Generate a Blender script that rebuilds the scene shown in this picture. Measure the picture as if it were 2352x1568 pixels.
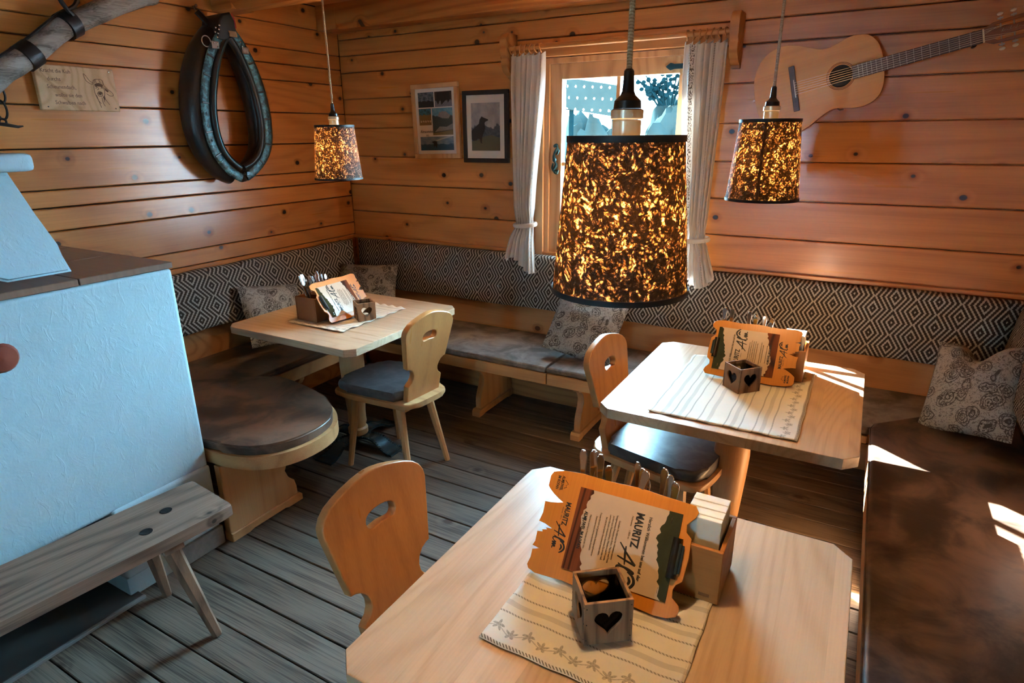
import bpy, bmesh, math, random
from mathutils import Vector, Matrix, noise
random.seed(7)
PI = math.pi
for o in list(bpy.data.objects): bpy.data.objects.remove(o)
S = bpy.context.scene
COL = S.collection
# ------------------------------------------------------------------ camera
cam_d = bpy.data.cameras.new('camera'); cam = bpy.data.objects.new('camera', cam_d); COL.objects.link(cam)
cam_d.sensor_width = 36.0; cam_d.lens = 1415.47 * 36.0 / 2352.0; cam_d.clip_start = 0.02
Mr = Matrix.Rotation(0.517959, 3, 'Z') @ Matrix.Rotation(-0.324140, 3, 'X') @ Matrix.Rotation(0.008677, 3, 'Y')
r_, f_, u_ = Mr.col[0], Mr.col[1], Mr.col[2]
cm = Matrix((( r_.x, u_.x, -f_.x, 0.0), (r_.y, u_.y, -f_.y, 0.0), (r_.z, u_.z, -f_.z, 1.68), (0, 0, 0, 1)))
cam.matrix_world = cm
S.camera = cam
# ------------------------------------------------------------------ world, sun, exposure
W = bpy.data.worlds.new('sky'); S.world = W; W.use_nodes = True
bg = W.node_tree.nodes['Background']; bg.inputs[0].default_value = (0.38, 0.75, 1.0, 1); bg.inputs[1].default_value = 135.0
sun_d = bpy.data.lights.new('sun', 'SUN'); sun_d.energy = 900.0; sun_d.angle = 0.006; sun_d.color = (1.0, 0.97, 0.92)
sun = bpy.data.objects.new('sun', sun_d); COL.objects.link(sun)
sun.location = (-8, 9, 6)
sun.rotation_euler = Vector((1.3, -0.9, -0.84)).to_track_quat('-Z', 'Y').to_euler()
S.view_settings.view_transform = 'Standard'; S.view_settings.look = 'None'
S.view_settings.exposure = -0.05; S.view_settings.gamma = 1.0; S.view_settings.use_curve_mapping = False
BULB = 370.0
S.cycles.max_bounces = 6; S.cycles.diffuse_bounces = 3; S.cycles.glossy_bounces = 2; S.cycles.transmission_bounces = 4
S.cycles.caustics_reflective = False; S.cycles.caustics_refractive = False; S.cycles.sample_clamp_indirect = 8.0
# room constants
YB = 3.42; XL = -3.28; XR = 0.74; YR = -3.2; ZC = 2.47

# ------------------------------------------------------------------ node helper
class N:
    def __init__(s, name):
        s.m = bpy.data.materials.new(name); s.m.use_nodes = True; s.t = s.m.node_tree; s.t.nodes.clear()
        s.out = s.t.nodes.new('ShaderNodeOutputMaterial')
    def n(s, typ, ins=None, **kw):
        nd = s.t.nodes.new('ShaderNode' + typ)
        for k, v in kw.items(): setattr(nd, k, v)
        for k, v in (ins or {}).items(): s.set(nd, k, v)
        return nd
    def set(s, nd, k, v):
        i = nd.inputs[k]
        if isinstance(v, bpy.types.NodeSocket): s.t.links.new(v, i)
        elif isinstance(v, bpy.types.Node): s.t.links.new(v.outputs[0], i)
        else:
            try: i.default_value = v
            except Exception: i.default_value = (*v, 1.0)
    def math(s, op, a, b=0.0, c=0.0, clamp=False):
        nd = s.n('Math', {0: a, 1: b, 2: c}, operation=op); nd.use_clamp = clamp; return nd.outputs[0]
    def vmath(s, op, a, b=(0, 0, 0)):
        nd = s.n('VectorMath', {0: a, 1: b}, operation=op); return nd.outputs[0]
    def mix(s, f, a, b, mode='MIX'):
        nd = s.n('Mix', data_type='RGBA', blend_type=mode)
        s.set(nd, 0, f); s.set(nd, 6, a); s.set(nd, 7, b); return nd.outputs[2]
    def noise(s, vec, scale, detail=2.0, rough=0.5, dist=0.0):
        nd = s.n('TexNoise', {'Vector': vec, 'Scale': scale, 'Detail': detail, 'Roughness': rough, 'Distortion': dist}); return nd.outputs[0]
    def ss(s, v, a, b, lo=0.0, hi=1.0):
        nd = s.n('MapRange', {'Value': v, 'From Min': a, 'From Max': b, 'To Min': lo, 'To Max': hi}, interpolation_type='SMOOTHSTEP'); return nd.outputs[0]
    def ramp(s, v, stops):
        nd = s.n('ValToRGB', {0: v}); e = nd.color_ramp.elements
        while len(e) > 1: e.remove(e[-1])
        e[0].position = stops[0][0]; e[0].color = (*stops[0][1], 1)
        for p, c in stops[1:]:
            q = e.new(p); q.color = (*c, 1)
        return nd.outputs[0]
    def obj(s): return s.n('TexCoord').outputs['Object']
    def uv(s): return s.n('TexCoord').outputs['UV']
    def sep(s, v): return s.n('SeparateXYZ', {0: v}).outputs
    def comb(s, x=0.0, y=0.0, z=0.0): return s.n('CombineXYZ', {0: x, 1: y, 2: z}).outputs[0]
    def bump(s, h, st, dist=0.01): return s.n('Bump', {'Height': h, 'Strength': st, 'Distance': dist}).outputs[0]
    def pbsdf(s, color, rough=0.5, **kw):
        p = s.n('BsdfPrincipled', {'Base Color': color, 'Roughness': rough})
        for k, v in kw.items(): s.set(p, k.replace('_', ' '), v)
        s.t.links.new(p.outputs[0], s.out.inputs[0]); return p
MATS = {}
def plain(name, col, rough=0.5, metal=0.0, nz=0.0, nscale=30.0, bump=0.0, spec=0.5, coat=0.0):
    m = N(name); o = m.obj()
    c = (*col, 1.0)
    if nz or bump:
        nn = m.noise(o, nscale, 4.0, 0.6)
        c = m.mix(nn, tuple(v * (1 - nz) for v in col) + (1,), tuple(min(1, v * (1 + nz)) for v in col) + (1,))
    kw = dict(Metallic=metal)
    if bump: kw['Normal'] = m.bump(nn, bump, 0.004)
    p = m.pbsdf(c, rough, **kw); p.inputs['Specular IOR Level'].default_value = spec; p.inputs['Coat Weight'].default_value = coat
    MATS[name] = m.m; return m.m

def wood(name, dark, light, knotc=(0.05, 0.02, 0.01), axis='X', rough=0.38, knots=0.45, kscale=3.2, ring=42.0, grain=1.0, var=0.25, bump=0.25, freq=1.0, fine=0.35, kr=1.0, coat=0.0, contrast=1.0, stave=0.0):
    m = N(name); o = m.obj(); rnd = m.n('ObjectInfo').outputs['Random']
    x, y, z = m.sep(o)[0:3]
    if axis == 'Y': x, y = y, x
    if axis == 'Z': x, z = z, x
    off = m.vmath('SCALE', (7.3, 3.9, 5.7)); off.node.inputs['Scale'].default_value = 1.0; m.set(off.node, 'Scale', rnd)
    p = m.vmath('ADD', m.comb(x, y, z), off)
    sv = rnd
    if stave:
        ix = m.math('FLOOR', m.math('DIVIDE', y, stave)); hsh = m.math('FRACT', m.math('MULTIPLY', m.math('SINE', m.math('MULTIPLY_ADD', ix, 12.99, rnd)), 43758.5))
        p = m.vmath('ADD', p, m.comb(m.math('MULTIPLY', hsh, 9.0), m.math('MULTIPLY', hsh, 5.0), hsh)); sv = hsh
    # knots
    px, py, pz = m.sep(p)[0:3]
    kp = m.comb(px, m.math('MULTIPLY', m.math('ADD', py, pz), 1.2), 0.0)
    wob = m.noise(p, 9.0, 1.0)
    vor = m.n('TexVoronoi', {'Vector': kp, 'Scale': kscale, 'Randomness': 0.9}, voronoi_dimensions='2D')
    kd = m.math('ADD', vor.outputs['Distance'], m.math('MULTIPLY', m.math('SUBTRACT', wob, 0.5), 0.03))
    cr = m.sep(vor.outputs['Color'])
    keep = m.math('LESS_THAN', cr[0], knots)
    rad = m.math('MULTIPLY_ADD', cr[1], 0.035 * kr, 0.03 * kr)
    core = m.math('MULTIPLY', keep, m.ss(m.math('SUBTRACT', kd, rad), -0.012, 0.006, 1.0, 0.0))
    halo = m.math('MULTIPLY', keep, m.ss(kd, 0.02, 0.22 * kr, 1.0, 0.0))
    # grain: contour lines of a stretched noise give the cathedral figure, knots bend them
    n2 = m.noise(m.vmath('MULTIPLY', p, (0.35 * freq, 2.4 * freq, 2.4 * freq)), 1.0, 1.0, 0.4, 0.1)
    ph = m.math('ADD', m.math('MULTIPLY', n2, ring * 2.4), m.math('MULTIPLY', halo, 5.0))
    rg = m.math('MULTIPLY_ADD', m.math('SINE', ph), 0.5, 0.5)
    rg = m.math('POWER', rg, 2.5)
    n1 = m.noise(m.vmath('MULTIPLY', p, (1.1, 26, 26)), 1.0, 2.0, 0.55)
    nf = m.noise(m.vmath('MULTIPLY', p, (5, 230, 230)), 1.0, 1.0, 0.5)
    lo = m.noise(m.vmath('MULTIPLY', p, (1.3, 3.0, 3.0)), 1.0, 1.0, 0.5)
    t = m.math('ADD', m.math('MULTIPLY', rg, 0.34 * grain), m.math('MULTIPLY', n1, 0.30))
    t = m.math('ADD', t, m.math('MULTIPLY', lo, 0.30))
    t = m.math('ADD', t, m.math('MULTIPLY', m.math('SUBTRACT', nf, 0.5), fine))
    t = m.math('ADD', t, m.math('MULTIPLY', m.math('POWER', halo, 3.0), 0.5))
    t = m.math('MULTIPLY_ADD', m.math('SUBTRACT', t, 0.55), contrast, 0.55)
    f = m.ss(t, 0.08, 0.95)
    col = m.mix(f, (*light, 1), (*dark, 1))
    v = m.math('MULTIPLY_ADD', m.math('SUBTRACT', sv, 0.5), var, 1.0)
    col = m.n('HueSaturation', {'Value': v, 'Color': col}).outputs[0]
    col = m.mix(core, col, (*knotc, 1))
    pb = m.pbsdf(col, m.math('MULTIPLY_ADD', n1, 0.18, rough - 0.08))
    pb.inputs['Coat Weight'].default_value = coat; pb.inputs['Coat Roughness'].default_value = 0.24
    m.set(pb, 'Normal', m.bump(nf, bump * 0.7, 0.001))
    MATS[name] = m.m; return m.m

# ------------------------------------------------------------------ geometry helpers
def finish(me, mat, ang=35.0):
    if mat is not None: me.materials.append(mat if not isinstance(mat, str) else MATS[mat])
    for p in me.polygons: p.use_smooth = True
    me.set_sharp_from_angle(angle=math.radians(ang))
    return me
class B:
    def __init__(s): s.bm = bmesh.new()
    def box(s, x0, x1, y0, y1, z0, z1, bev=0.0, seg=2, M=None):
        vs = [s.bm.verts.new((x, y, z)) for x in (x0, x1) for y in (y0, y1) for z in (z0, z1)]
        fs = [(0, 1, 3, 2), (4, 6, 7, 5), (0, 4, 5, 1), (2, 3, 7, 6), (0, 2, 6, 4), (1, 5, 7, 3)]
        ff = [s.bm.faces.new([vs[i] for i in f]) for f in fs]
        g = vs
        if bev:
            es = list({e for f in ff for e in f.edges})
            rr = bmesh.ops.bevel(s.bm, geom=es, offset=bev, segments=seg, affect='EDGES', profile=0.6, clamp_overlap=True)
            g = list({v for f in rr['faces'] for v in f.verts} | {v for v in vs if v.is_valid})
        if M is not None: bmesh.ops.transform(s.bm, matrix=M, verts=g)
        return s
    def prism(s, pts, h0, h1, plane='XY', bev=0.0, seg=2, M=None):
        """outline pts extruded from h0 to h1 along the plane's normal"""
        def P(a, b, h): return {'XY': (a, b, h), 'XZ': (a, h, b), 'YZ': (h, a, b)}[plane]
        n = len(pts)
        lo = [s.bm.verts.new(P(a, b, h0)) for a, b in pts]; hi = [s.bm.verts.new(P(a, b, h1)) for a, b in pts]
        ff = [s.bm.faces.new(lo), s.bm.faces.new(hi)]
        for i in range(n):
            j = (i + 1) % n; ff.append(s.bm.faces.new((lo[i], lo[j], hi[j], hi[i])))
        g = lo + hi
        if bev:
            es = list({e for f in ff[:2] for e in f.edges})
            rr = bmesh.ops.bevel(s.bm, geom=es, offset=bev, segments=seg, affect='EDGES', profile=0.5, clamp_overlap=True)
            g = list({v for f in rr['faces'] for v in f.verts} | {v for v in g if v.is_valid})
        if M is not None: bmesh.ops.transform(s.bm, matrix=M, verts=[v for v in g if v.is_valid])
        return s
    def lathe(s, prof, seg=24, M=None, cap=True):
        rings = []
        for (r, z) in prof:
            rings.append([s.bm.verts.new((r * math.cos(2 * PI * k / seg), r * math.sin(2 * PI * k / seg), z)) for k in range(seg)])
        for a, b in zip(rings, rings[1:]):
            for k in range(seg): s.bm.faces.new((a[k], a[(k + 1) % seg], b[(k + 1) % seg], b[k]))
        if cap:
            s.bm.faces.new(rings[0][::-1]); s.bm.faces.new(rings[-1])
        if M is not None: bmesh.ops.transform(s.bm, matrix=M, verts=[v for r in rings for v in r])
        return s
    def tube(s, path, r, seg=8, closed=False, flat=1.0, up=None, M=None):
        path = [Vector(p) for p in path]; n = len(path)
        rr = r if isinstance(r, (list, tuple)) else [r] * n
        rings = []; prev = Vector(up) if up else None
        for i, p in enumerate(path):
            a = path[(i - 1) % n] if (closed or i) else p; b = path[(i + 1) % n] if (closed or i < n - 1) else p
            t = (b - a).normalized()
            if prev is None: prev = Vector((0, 0, 1)) if abs(t.z) < 0.9 else Vector((1, 0, 0))
            u = Vector(up) if up else prev
            w = t.cross(u)
            if w.length < 1e-5: w = t.cross(Vector((0.3, 0.5, 0.8)))
            w.normalize(); v = w.cross(t).normalized(); prev = v
            rings.append([s.bm.verts.new(p + w * (rr[i] * math.cos(2 * PI * k / seg)) + v * (rr[i] * flat * math.sin(2 * PI * k / seg))) for k in range(seg)])
        m = n if closed else n - 1
        for i in range(m):
            a, b = rings[i], rings[(i + 1) % n]
            for k in range(seg): s.bm.faces.new((a[k], a[(k + 1) % seg], b[(k + 1) % seg], b[k]))
        if not closed:
            s.bm.faces.new(rings[0][::-1]); s.bm.faces.new(rings[-1])
        if M is not None: bmesh.ops.transform(s.bm, matrix=M, verts=[v for r in rings for v in r])
        return s
    def sphere(s, c, r, seg=12, sc=(1, 1, 1)):
        M = Matrix.Translation(c) @ Matrix.Diagonal((*[r * k for k in sc], 1))
        bmesh.ops.create_uvsphere(s.bm, u_segments=seg, v_segments=max(6, seg // 2), radius=1.0, matrix=M); return s
    def add(s, me, M=None):
        k = len(s.bm.verts); s.bm.from_mesh(me); s.bm.verts.ensure_lookup_table()
        if M is not None: bmesh.ops.transform(s.bm, matrix=M, verts=s.bm.verts[k:])
        return s
    def mesh(s, name, mat, ang=35.0, M=None):
        if M is not None: bmesh.ops.transform(s.bm, matrix=M, verts=s.bm.verts)
        bmesh.ops.recalc_face_normals(s.bm, faces=s.bm.faces)
        me = bpy.data.meshes.new(name); s.bm.to_mesh(me); s.bm.free()
        return finish(me, mat, ang)
def link(name, data, parent=None, loc=(0, 0, 0), rot=(0, 0, 0)):
    o = bpy.data.objects.new(name, data); COL.objects.link(o); o.location = loc; o.rotation_euler = rot
    if parent is not None: o.parent = parent
    if data is not None and getattr(data, 'uv_layers', None) is not None and not len(data.uv_layers):
        w = o.modifiers.new('wn', 'WEIGHTED_NORMAL'); w.keep_sharp = True; w.mode = 'FACE_AREA'
    return o
def part(parent, name, b, mat=None, ang=35.0, label=None, **kw):
    me = b.mesh(name, mat, ang) if isinstance(b, B) else b
    o = link(name, me, parent, **kw)
    if label: o['label'] = label
    return o
def tag(o, label, cat, group=None):
    o['label'] = label; o['category'] = cat
    if group: o['group'] = group
    return o
def thing(name, label, cat, loc=(0, 0, 0), rz=0.0, group=None):
    o = link(name, None, None, loc, (0, 0, rz)); o.empty_display_size = 0.1
    return tag(o, label, cat, group)
def struct(name):
    o = link(name, None); o['kind'] = 'structure'; return o
def copy_tree(o, parent=None):
    c = o.copy(); COL.objects.link(c); c.parent = parent
    for ch in list(o.children): copy_tree(ch, c)
    return c
def tmp_mesh(cu):
    ob = bpy.data.objects.new('tmp', cu); COL.objects.link(ob)
    dg = bpy.context.evaluated_depsgraph_get()
    me = bpy.data.meshes.new_from_object(ob.evaluated_get(dg))
    bpy.data.objects.remove(ob); bpy.data.curves.remove(cu); return me
def plate(loops, thick, bev=0.0, mat=None, ang=35.0, M=None):
    """flat plate with holes: loops in XY, thickness centred on z=0"""
    cu = bpy.data.curves.new('plate', 'CURVE'); cu.dimensions = '2D'; cu.fill_mode = 'BOTH'
    cu.extrude = max(0.0001, thick / 2 - bev); cu.bevel_depth = bev; cu.bevel_resolution = 2; cu.offset = -bev
    for l in loops:
        sp = cu.splines.new('POLY'); sp.points.add(len(l) - 1); sp.use_cyclic_u = True
        for q, p in zip(sp.points, l): q.co = (p[0], p[1], 0, 1)
    me = tmp_mesh(cu)
    if M is not None: me.transform(M)
    me.materials.clear()
    return finish(me, mat, ang)
_txt = {}
def text(body, size, sx=1.0, bold=0.0, align='CENTER', ex=0.0003):
    key = (body, size, sx, bold, align)
    if key not in _txt:
        cu = bpy.data.curves.new('txt', 'FONT'); cu.body = body; cu.size = size; cu.offset = bold; cu.extrude = ex; cu.align_x = align; cu.resolution_u = 2
        me = tmp_mesh(cu)
        for v in me.vertices: v.co.x *= sx
        _txt[key] = me
    return _txt[key]
def catmull(pts, k=6, closed=False):
    pts = [Vector(p) for p in pts]; n = len(pts); out = []
    rng = range(n) if closed else range(n - 1)
    for i in rng:
        p0 = pts[(i - 1) % n] if (closed or i) else pts[0]; p1 = pts[i]; p2 = pts[(i + 1) % n]
        p3 = pts[(i + 2) % n] if (closed or i + 2 < n) else pts[-1]
        for j in range(k):
            t = j / k
            out.append(0.5 * ((2 * p1) + (p2 - p0) * t + (2 * p0 - 5 * p1 + 4 * p2 - p3) * t * t + (3 * p1 - p0 - 3 * p2 + p3) * t ** 3))
    if not closed: out.append(pts[-1])
    return out
def c2(pts, k=5, closed=True): return [(v.x, v.y) for v in catmull([(a, b, 0) for a, b in pts], k, closed)]
def arc(cx, cy, r, a0, a1, n=8): return [(cx + r * math.cos(math.radians(a0 + (a1 - a0) * i / n)), cy + r * math.sin(math.radians(a0 + (a1 - a0) * i / n))) for i in range(n + 1)]
def grid_mesh(name, fn, nu, nv, mat, ang=60.0, closed=False):
    vs, fs, uv = [], [], []
    for j in range(nv + 1):
        for i in range(nu + 1): vs.append(fn(i / nu, j / nv)); uv.append((i / nu, j / nv))
    for j in range(nv):
        for i in range(nu):
            a = j * (nu + 1) + i; fs.append((a, a + 1, a + nu + 2, a + nu + 1))
    me = bpy.data.meshes.new(name); me.from_pydata(vs, [], fs)
    ul = me.uv_layers.new(name='UVMap')
    for l in me.loops: ul.data[l.index].uv = uv[l.vertex_index]
    return finish(me, mat, ang)
# camera ray helpers used only to lay out real positions
def T(x, y, z): return Matrix.Translation((x, y, z))
def R(a, ax): return Matrix.Rotation(a, 4, ax)

# ------------------------------------------------------------------ materials
wood('wall_pine', (0.37, 0.098, 0.016), (0.74, 0.29, 0.070), (0.022, 0.009, 0.005), rough=0.30, knots=0.75, kscale=3.6, kr=0.95, coat=0.8, var=0.22, grain=0.55, contrast=0.85)
wood('ceiling_pine', (0.32, 0.08, 0.012), (0.62, 0.22, 0.05), rough=0.4, knots=0.4)
wood('floor_board', (0.034, 0.023, 0.016), (0.18, 0.137, 0.105), (0.04, 0.017, 0.010), rough=0.44, knots=0.3, ring=36, var=0.35, bump=0.7, fine=1.4, contrast=1.05, grain=0.7)
wood('furn_pine', (0.42, 0.19, 0.07), (0.68, 0.38, 0.165), (0.16, 0.06, 0.02), rough=0.36, knots=0.18, var=0.1, grain=0.7, ring=30)
wood('furn_pine_z', (0.44, 0.205, 0.08), (0.68, 0.39, 0.18), (0.2, 0.08, 0.03), axis='Z', rough=0.36, knots=0.12, var=0.1, grain=0.6, ring=34, kscale=5)
wood('chair_back', (0.42, 0.155, 0.042), (0.64, 0.29, 0.095), (0.2, 0.08, 0.03), axis='Z', rough=0.30, knots=0.0, var=0.08, grain=0.5, ring=46, coat=0.2)
wood('table_top', (0.52, 0.29, 0.145), (0.82, 0.59, 0.38), (0.3, 0.12, 0.05), axis='Y', rough=0.30, knots=0.10, kscale=2.6, kr=0.6, ring=100, var=0.16, grain=0.5, coat=1.0, bump=0.05, stave=0.095, fine=0.25)
wood('panel_pine', (0.40, 0.16, 0.05), (0.64, 0.31, 0.12), (0.1, 0.03, 0.01), rough=0.4, knots=0.4, var=0.1)
wood('window_wood', (0.46, 0.22, 0.085), (0.72, 0.42, 0.20), (0.2, 0.08, 0.03), axis='Z', rough=0.4, knots=0.1, var=0.1)
wood('rod_wood', (0.40, 0.15, 0.04), (0.62, 0.28, 0.09), rough=0.4, knots=0.0)
wood('old_wood', (0.10, 0.06, 0.042), (0.32, 0.21, 0.15), (0.03, 0.018, 0.012), axis='Y', rough=0.55, knots=0.35, kscale=4.2, ring=70, bump=0.7, fine=0.6)
wood('old_leg', (0.10, 0.055, 0.035), (0.27, 0.16, 0.10), axis='Z', rough=0.5, knots=0.1, bump=0.6)
wood('grey_wood', (0.10, 0.085, 0.07), (0.40, 0.36, 0.31), (0.03, 0.025, 0.02), axis='Y', rough=0.8, knots=0.1, ring=50, bump=1.0, fine=0.8, contrast=1.3)
wood('sign_wood', (0.56, 0.30, 0.13), (0.78, 0.50, 0.27), (0.15, 0.06, 0.02), axis='Y', rough=0.5, knots=0.3, kscale=5.0, ring=60)
wood('box_wood', (0.38, 0.135, 0.032), (0.54, 0.22, 0.06), rough=0.35, knots=0.0, ring=20, grain=0.4)
wood('box_dark', (0.20, 0.07, 0.025), (0.34, 0.13, 0.05), rough=0.35, knots=0.0, ring=20, grain=0.5)
wood('board_wood', (0.50, 0.145, 0.012), (0.72, 0.265, 0.030), rough=0.32, knots=0.0, ring=12, grain=0.4, freq=2.0, coat=0.5)
wood('candle_wood', (0.075, 0.038, 0.022), (0.46, 0.26, 0.135), axis='Z', rough=0.6, knots=0.0, ring=26, bump=0.7, freq=4.0, contrast=1.5)
wood('guitar_top', (0.58, 0.23, 0.03), (0.78, 0.36, 0.065), rough=0.35, knots=0.0, ring=18, grain=0.5, coat=0.15)
wood('guitar_side', (0.16, 0.05, 0.02), (0.28, 0.10, 0.04), rough=0.25, knots=0.0, coat=0.5)
wood('rosewood', (0.025, 0.012, 0.008), (0.09, 0.04, 0.025), rough=0.35, knots=0.0)
wood('frame_light', (0.50, 0.25, 0.10), (0.70, 0.42, 0.20), axis='Z', rough=0.45, knots=0.0)
plain('black_frame', (0.015, 0.011, 0.011), 0.35)
plain('iron', (0.035, 0.034, 0.036), 0.45, 0.75, 0.35, 40, 0.4)
plain('black_iron', (0.05, 0.085, 0.10), 0.25, 0.6, 0.3, 60, 0.3)  # blue-green lightening puts the cyan sheen into the iron's colour
plain('blue_iron', (0.03, 0.09, 0.11), 0.35, 0.7, 0.3, 60, 0.3)
plain('steel', (0.75, 0.75, 0.74), 0.16, 1.0)
plain('brass_white', (0.75, 0.66, 0.48), 0.3, 0.2)
plain('black_plastic', (0.01, 0.011, 0.012), 0.28)
plain('shade_trim', (0.008, 0.010, 0.012), 0.55)
plain('gunmetal', (0.10, 0.095, 0.09), 0.28, 1.0)
plain('brass_clip', (0.35, 0.22, 0.11), 0.28, 1.0)
plain('ink', (0.012, 0.010, 0.008), 0.6)
plain('burn', (0.14, 0.055, 0.02), 0.7)
plain('paper_white', (0.86, 0.83, 0.76), 0.8)
plain('napkin', (0.90, 0.85, 0.72), 0.85, 0, 0.03, 60, 0.2)
plain('mat_white', (0.80, 0.77, 0.72), 0.8)
plain('sheet_beige', (0.66, 0.49, 0.33), 0.35, 0, 0.10, 25, coat=0.5)
plain('sheet_green', (0.040, 0.040, 0.016), 0.85, 0, 0.3, 40, spec=0.15)
wood('sheet_brown', (0.025, 0.007, 0.004), (0.20, 0.05, 0.012), rough=0.95, knots=0.0, axis='X', freq=3.0, contrast=1.5)
plain('sheet_text', (0.22, 0.14, 0.085), 0.7)
plain('wax', (0.85, 0.80, 0.68), 0.5)
plain('red_trim', (0.45, 0.02, 0.02), 0.5)
plain('straw', (0.60, 0.42, 0.26), 0.7)
plain('nickel', (0.45, 0.42, 0.38), 0.3, 0.9)
plain('ivory', (0.85, 0.80, 0.68), 0.35)
plain('fret', (0.55, 0.48, 0.36), 0.3, 0.9)
plain('string', (0.75, 0.62, 0.45), 0.3, 0.6)
plain('dark_hole', (0.012, 0.014, 0.014), 0.7)
plain('stone', (0.20, 0.19, 0.17), 0.8, 0, 0.5, 25, 0.8)
plain('slab', (0.055, 0.052, 0.05), 0.32, 0, 0.3, 6)
plain('grout', (0.20, 0.20, 0.19), 0.8)
plain('knob_red', (0.20, 0.045, 0.03), 0.35)
plain('near_black', (0.01, 0.009, 0.008), 0.9)  # near-black for backings, decks and the stove niche
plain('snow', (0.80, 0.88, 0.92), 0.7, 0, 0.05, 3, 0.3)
plain('outdoor_shade_blue', (0.0040, 0.0068, 0.0068), 1.0, 0, 0.25, 5, spec=0.0)  # snow and board outside: blue shade put into a near-black colour
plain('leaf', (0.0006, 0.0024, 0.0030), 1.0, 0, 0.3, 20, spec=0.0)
plain('nail', (0.55, 0.6, 0.62), 0.25, 0.9)
plain('rope_dark', (0.10, 0.05, 0.02), 0.8)

def m_tile():
    m = N('stove_tile'); o = m.obj(); x, y, z = m.sep(o)[0:3]
    n = m.noise(m.vmath('MULTIPLY', o, (2, 60, 2)), 1.0, 3.0)
    m.pbsdf(m.mix(n, (0.13, 0.078, 0.055, 1), (0.22, 0.145, 0.11, 1)), 0.30, Normal=m.bump(n, 0.15, 0.002)); MATS['stove_tile'] = m.m
m_tile()
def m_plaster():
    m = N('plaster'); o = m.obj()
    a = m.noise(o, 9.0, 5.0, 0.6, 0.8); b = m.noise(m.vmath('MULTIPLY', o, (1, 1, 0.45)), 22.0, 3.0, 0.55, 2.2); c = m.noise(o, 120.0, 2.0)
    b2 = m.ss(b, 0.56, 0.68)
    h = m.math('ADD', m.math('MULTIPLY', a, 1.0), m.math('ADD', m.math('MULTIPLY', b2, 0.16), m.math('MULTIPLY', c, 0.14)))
    col = m.mix(a, (0.37, 0.50, 0.545, 1), (0.45, 0.58, 0.62, 1))  # bluish base puts the cool daylight cast into the white plaster
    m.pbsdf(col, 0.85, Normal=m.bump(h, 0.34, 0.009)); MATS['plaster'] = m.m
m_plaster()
def m_leather():
    m = N('suede'); o = m.obj()
    a = m.noise(o, 5.0, 5.0, 0.62, 0.6); b = m.noise(o, 60.0, 3.0, 0.6); c = m.noise(m.vmath('MULTIPLY', o, (3, 3, 3)), 2.0, 2.0)
    t = m.ss(m.math('ADD', m.math('MULTIPLY', a, 0.8), m.math('MULTIPLY', c, 0.3)), 0.42, 0.68)
    col = m.mix(t, (0.040, 0.026, 0.020, 1), (0.20, 0.122, 0.082, 1))
    p = m.pbsdf(col, m.math('MULTIPLY_ADD', a, 0.25, 0.28), Normal=m.bump(m.math('ADD', b, a), 0.22, 0.002))
    p.inputs['Specular IOR Level'].default_value = 0.55
    MATS['suede'] = m.m
    m = N('suede_glare'); o = m.obj()
    a = m.noise(o, 6.0, 5.0, 0.62, 0.6); b = m.noise(o, 60.0, 3.0, 0.6)
    col = m.mix(m.ss(a, 0.35, 0.7), (0.09, 0.076, 0.068, 1), (0.33, 0.29, 0.265, 1))  # greyer than the brown suede: window glare put into the colour
    m.pbsdf(col, 0.45, Normal=m.bump(m.math('ADD', b, a), 0.25, 0.002)); MATS['suede_glare'] = m.m
    m = N('chair_leather'); o = m.obj()
    a = m.noise(o, 12.0, 5.0, 0.6, 0.4); b = m.noise(o, 90.0, 3.0, 0.6)
    col = m.mix(m.ss(a, 0.35, 0.7), (0.045, 0.043, 0.046, 1), (0.115, 0.108, 0.108, 1))  # greys lightened to hold the cool reflection in the leather colour
    m.pbsdf(col, 0.36, Normal=m.bump(m.math('ADD', b, a), 0.22, 0.002)); MATS['chair_leather'] = m.m
m_leather()
def m_weave():
    m = N('diamond_weave'); o = m.obj(); x, y, z = m.sep(o)[0:3]
    A, Bh = 0.172, 0.117
    wob = m.math('MULTIPLY', m.math('SINE', m.math('MULTIPLY', z, 620.0)), 0.0011)
    xs = m.math('ADD', x, wob)
    # columns of small lozenges with zigzag lines between them
    f = m.math('MULTIPLY', m.math('ABSOLUTE', m.math('SUBTRACT', m.math('FRACT', m.math('ADD', m.math('DIVIDE', xs, A), 50.0)), 0.5)), 2.0)
    tri = m.math('SUBTRACT', m.math('MULTIPLY', m.math('ABSOLUTE', m.math('SUBTRACT', m.math('FRACT', m.math('ADD', m.math('DIVIDE', z, Bh), 50.0)), 0.5)), 2.0), 0.5)
    v = m.math('MULTIPLY_ADD', tri, 0.44, f)
    fr = m.math('FRACT', m.math('MULTIPLY_ADD', v, 4.167, 51.677))
    st = m.math('MULTIPLY', m.ss(fr, 0.50, 0.58), m.ss(fr, 0.93, 1.0, 1.0, 0.0))
    nz = m.noise(o, 300.0, 2.0)
    tw = m.math('MULTIPLY_ADD', m.math('SINE', m.math('MULTIPLY', m.math('ADD', x, z), 900.0)), 0.12, 0.88)
    cl = m.mix(nz, (0.40, 0.37, 0.33, 1), (0.62, 0.58, 0.52, 1)); cd = m.mix(nz, (0.022, 0.015, 0.011, 1), (0.055, 0.038, 0.028, 1))
    col = m.mix(st, cd, cl); col = m.mix(1.0, col, m.comb(tw, tw, tw), 'MULTIPLY')
    h = m.math('ADD', m.math('MULTIPLY', st, 0.8), m.math('MULTIPLY', nz, 0.4))
    m.pbsdf(col, 0.9, Normal=m.bump(h, 0.5, 0.002)); MATS['diamond_weave'] = m.m
m_weave()
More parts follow.
